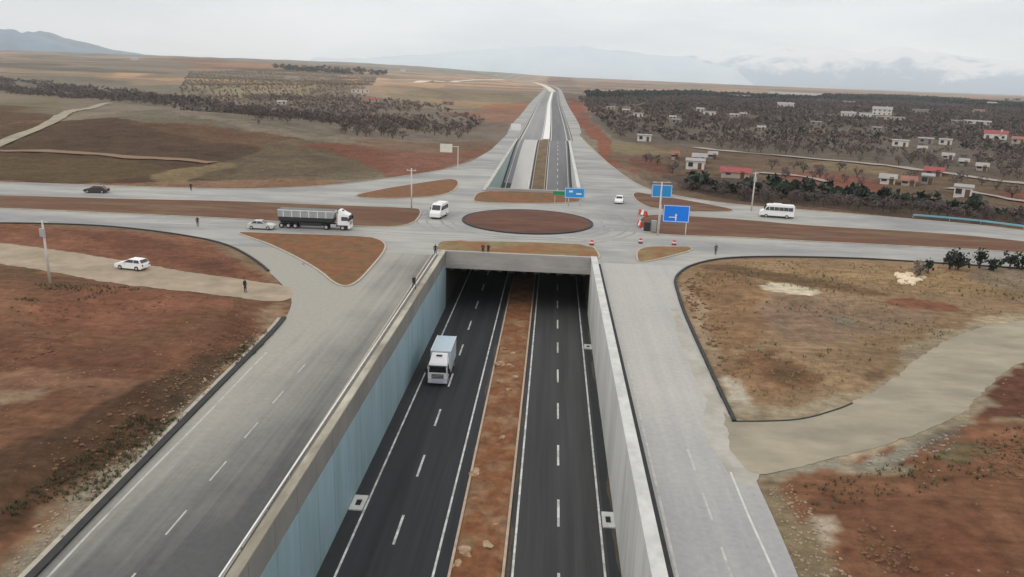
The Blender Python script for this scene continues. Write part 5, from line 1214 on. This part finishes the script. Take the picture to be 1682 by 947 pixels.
# construction things round the end of the right median
def barrier(px, py, label, rz):
    x, y = G(px, py); t_ = empty('traffic_barrier', (x, y, .14), rz, label, 'barrier', 'barriers at the right median end')
    pr = [(-.3, 0), (-.3, .2), (-.13, .5), (-.1, .95), (.1, .95), (.13, .5), (.3, .2), (.3, 0)]
    for k in range(3):
        bm = bmesh.new(); prism(bm, pr, -1.5+k*1.0, -.52+k*1.0); bmobj('segment', bm, (M_red, M_signw, M_red)[k], t_, bev=.02)
barrier(1051, 372, 'red and white plastic barrier nearest the roundabout, at the right median end', .1); barrier(1056, 354, 'red and white plastic barrier further back at the right median end', .4)
def cabinet(px, py, w, h, m, label):
    x, y = G(px, py); t_ = empty('roadside_cabinet', (x, y, .12), 0, label, 'cabinet'); B('body', -w/2, w/2, -.3, .3, .1, h, m, t_, bev=.02); B('door', -w/2+.06, w/2-.06, -.33, -.302, .2, h-.1, m, t_); B('plinth', -w/2-.05, w/2+.05, -.35, .35, -.1, .099, M_conc, t_)
cabinet(1062, 381, 1.1, 1.7, M_chas, 'dark roadside cabinet left of the tall lamp post'); cabinet(1073, 381, .9, 2.0, M_silver, 'pale roadside cabinet between the dark one and the lamp post')
def drum(px, py, label, m=M_red, h=.75):
    x, y = G(px, py); t_ = empty('traffic_drum', (x, y, .02), 0, label, 'traffic drum', 'traffic drums round the junction')
    for k in range(3):
        bm = bmesh.new(); cyl(bm, (0, 0, .1+(k+.5)*(h-.1)/3), .3-.02*k, (h-.1)/3-.002, 'Z', 14); bmobj('band', bm, (m, M_signw, m)[k], t_)
    bm = bmesh.new(); cyl(bm, (0, 0, .05), .4, .098, 'Z', 14); bmobj('base', bm, M_dark, t_)
drum(1052, 399, 'red and white drum at the tip of the small right islet'); drum(1107, 402, 'red and white drum on the south carriageway beside the right islet')
drum(972, 402, 'red and white drum at the corner of the soil strip above the underpass')
# guard rail along the far carriageway on the right
rp = [G(*q) for q in ((1500, 358), (1560, 363), (1611, 368), (1682, 377), (1800, 391))]
gr = empty('guard_rail', (rp[0][0], rp[0][1], 0), 0, 'bluish steel guard rail along the outer edge of the far right carriageway', 'guard rail')
M_rail = mat('bluish_rail', lin((120, 168, 182)), .5, .1, 1, metal=.2)
v = []; f = []
for i, q in enumerate(rp):
    for dx, z in ((0, .5), (-.06, .6), (0, .7), (-.06, .8), (0, .9), (.05, .9), (.05, .5)): v.append((q[0]-rp[0][0], q[1]-rp[0][1]+dx, z))
    if i: f += [(7*i-7+k, 7*i-7+(k+1) % 7, 7*i+(k+1) % 7, 7*i+k) for k in range(7)]
pydata('rail', v, f, M_rail, gr)
me0 = None
for i in range(len(rp)-1):
    L = math.hypot(rp[i+1][0]-rp[i][0], rp[i+1][1]-rp[i][1]); k = int(L/4)
    for j in range(k):
        s = j/k; xx = rp[i][0]+(rp[i+1][0]-rp[i][0])*s-rp[0][0]; yy = rp[i][1]+(rp[i+1][1]-rp[i][1])*s-rp[0][1]+.12
        if me0 is None: me0 = B('post', -.06, .06, 0, .1, -.2, .88, M_steel, gr).data; C.objects[-1].location = (xx, yy, 0)
        else: o = link('post', me0, None, gr); o.location = (xx, yy, 0)
# hand rail on the left parapet kerb: thin pale rail on short posts
hr = empty('hand_rail', (-16.6, 20, .1), 0, 'long low pale rail on short posts between the left frontage road and the parapet', 'railing')
def railx(y): return XL-.98-.2*(y-30)/80. if y > 30 else XL-.98
v = []; f = []
Yr = list(np.arange(20, 109, 4.))
for i, y in enumerate(Yr):
    for dx, z in ((-.05, .55), (-.05, .67), (.05, .67), (.05, .55)): v.append((railx(y)+16.6+dx, y-20, z-.1))
    if i: f += [(4*i-4+k, 4*i-4+(k+1) % 4, 4*i+(k+1) % 4, 4*i+k) for k in range(4)]
pydata('rail', v, f, M_signw, hr); me0 = None
for y in Yr:
    if me0 is None: o = B('post', -.04, .04, -.04, .04, 0, .46, M_steel, hr); me0 = o.data
    else: o = link('post', me0, None, hr)
    o.location = (railx(y)+16.6, y-20, 0)

# ------------------------------------------------------------------ people: one continuous skinned figure each
def person(px, py, rz, label, top, trousers, hair, pose='stand', z=0.02, h=1.76):
    x, y = G(px, py, z); J = {'pelvis': (0, 0, .95), 'waist': (0, 0, 1.1), 'chest': (0, -.01, 1.33), 'neck': (0, 0, 1.5), 'chin': (0, -.02, 1.56), 'head': (0, -.01, 1.66), 'crown': (0, .0, 1.76)}
    st_ = .22 if pose == 'walk' else .02
    for s, sg in (('l', 1), ('r', -1)):
        J['hip'+s] = (.10*sg, 0, .9); J['knee'+s] = (.11*sg, -st_*sg*.7-.02, .5); J['ank'+s] = (.11*sg, -st_*sg+(.06 if sg < 0 and pose == 'walk' else 0), .09); J['toe'+s] = (.12*sg, -st_*sg-.17, .04)
        J['sh'+s] = (.19*sg, 0, 1.44); bend = pose == 'front'
        J['el'+s] = (.25*sg, st_*sg*.8+.03, 1.17); J['wr'+s] = (.26*sg if not bend else .1*sg, st_*sg*.6-.08-(.18 if bend else 0), .94 if not bend else 1.12)
        for k in range(4): J['f%d%s' % (k, s)] = (J['wr'+s][0]+(.012*sg), J['wr'+s][1]-.045+.022*k, J['wr'+s][2]-.15+.008*abs(k-1.5))
        J['th'+s] = (J['wr'+s][0]-.01*sg, J['wr'+s][1]-.07, J['wr'+s][2]-.08); J['pa'+s] = (J['wr'+s][0]+.005*sg, J['wr'+s][1], J['wr'+s][2]-.07)
    E_ = [('pelvis', 'waist'), ('waist', 'chest'), ('chest', 'neck'), ('neck', 'chin'), ('chin', 'head'), ('head', 'crown')]
    for s in 'lr': E_ += [('pelvis', 'hip'+s), ('hip'+s, 'knee'+s), ('knee'+s, 'ank'+s), ('ank'+s, 'toe'+s), ('chest', 'sh'+s), ('sh'+s, 'el'+s), ('el'+s, 'wr'+s), ('wr'+s, 'pa'+s), ('pa'+s, 'th'+s)]+[('pa'+s, 'f%d%s' % (k, s)) for k in range(4)]
    K = list(J); R_ = {'pelvis': .155, 'waist': .14, 'chest': .165, 'neck': .06, 'chin': .075, 'head': .10, 'crown': .06, 'hip': .1, 'knee': .07, 'ank': .045, 'toe': .04, 'sh': .07, 'el': .05, 'wr': .032, 'pa': .04, 'th': .012}
    me_ = bpy.data.meshes.new('person_rig'); me_.from_pydata([J[k] for k in K], [(K.index(a_), K.index(b_)) for a_, b_ in E_], []); o = bpy.data.objects.new('person_rig', me_); C.objects.link(o)
    md = o.modifiers.new('skin', 'SKIN'); sub = o.modifiers.new('sub', 'SUBSURF'); sub.levels = 1; sub.render_levels = 1
    for i, k in enumerate(K):
        r_ = R_.get(k, R_.get(k[:-1], .01)); me_.skin_vertices[0].data[i].radius = (r_, r_*(.72 if k in ('pelvis', 'waist', 'chest') else 1)); me_.skin_vertices[0].data[i].use_root = (k == 'pelvis')
    dg = bpy.context.evaluated_depsgraph_get(); m2 = bpy.data.meshes.new_from_object(o.evaluated_get(dg)); bpy.data.objects.remove(o)
    m2.materials.clear()
    for q in (top, trousers, mat('skin_tone', (.42, .26, .18), .6, .05), hair, M_dark): m2.materials.append(q)
    for f_ in m2.polygons:
        c = f_.center; f_.material_index = 4 if c.z < .1 else 1 if c.z < .93 and abs(c.x) < .2 and not (abs(c.x) > .2) else (3 if c.z > 1.68 or (c.z > 1.6 and c.y > .03) else 2 if c.z > 1.52 else 2 if (c.z < .93 and abs(c.x) > .2) else 0)
    m2.shade_smooth(); m2.name = 'person'
    o = link('person', m2, None, label=label, cat='person', loc=(x, y, z)); o.rotation_euler = (0, 0, rz); o.scale = (h/1.8,)*3; return o
M_jk = mat('dark_jacket', (.025, .025, .03), .9, .1); M_tr = mat('dark_trousers', (.03, .03, .035), .9, .1); M_hr = mat('dark_hair', (.02, .015, .012), .8, .1)
M_jb = mat('brown_jacket', (.10, .05, .03), .9, .1); M_vest = mat('faded_blue_jacket', (.06, .08, .13), .9, .1)
person(793, 418, .3, 'person in a brown jacket, left of two standing on the soil above the underpass', M_jb, M_tr, M_hr, 'stand', .3)
person(802, 418.5, -.2, 'person in black, right of two standing on the soil above the underpass', M_jk, M_tr, M_hr, 'front', .3)
person(680, 474, .5, 'person in dark clothes walking on the pavement beside the left parapet', M_jk, M_tr, M_hr, 'walk', .1)
person(715, 419, .4, 'person in dark clothes at the bridge corner by the left parapet', M_jk, M_tr, M_hr, 'stand', .1)
person(403, 480, 1.2, 'person in a dark jacket standing on the edge of the left dirt track', M_jk, M_tr, M_hr, 'stand', .03)
person(314, 313, .2, 'person in dark clothes at the far kerb of the far left carriageway', M_jk, M_tr, M_hr, 'walk', .03)
person(325, 372, .8, 'person in dark clothes on the south carriageway behind the silver car', M_jk, M_tr, M_hr, 'stand', .03)
person(1175, 418, -.4, 'person in a faded blue jacket on the right slip road near the field corner', M_vest, M_tr, M_hr, 'walk', .03)

# ------------------------------------------------------------------ air
B('haze', -16500, 16500, -300, 17500, -40, 1400, None, kind='stuff')
hz = C.objects[-1]; hm = bpy.data.materials.new('haze_air'); hm.use_nodes = True; t = hm.node_tree; t.nodes.clear()
pv = N(t, 'ShaderNodeVolumePrincipled'); pv.inputs['Color'].default_value = (.90, .96, 1, 1); pv.inputs['Density'].default_value = 8.5e-5; pv.inputs['Anisotropy'].default_value = .7
oo = N(t, 'ShaderNodeOutputMaterial'); t.links.new(pv.outputs[0], oo.inputs['Volume']); hz.data.materials.clear(); hz.data.materials.append(hm)
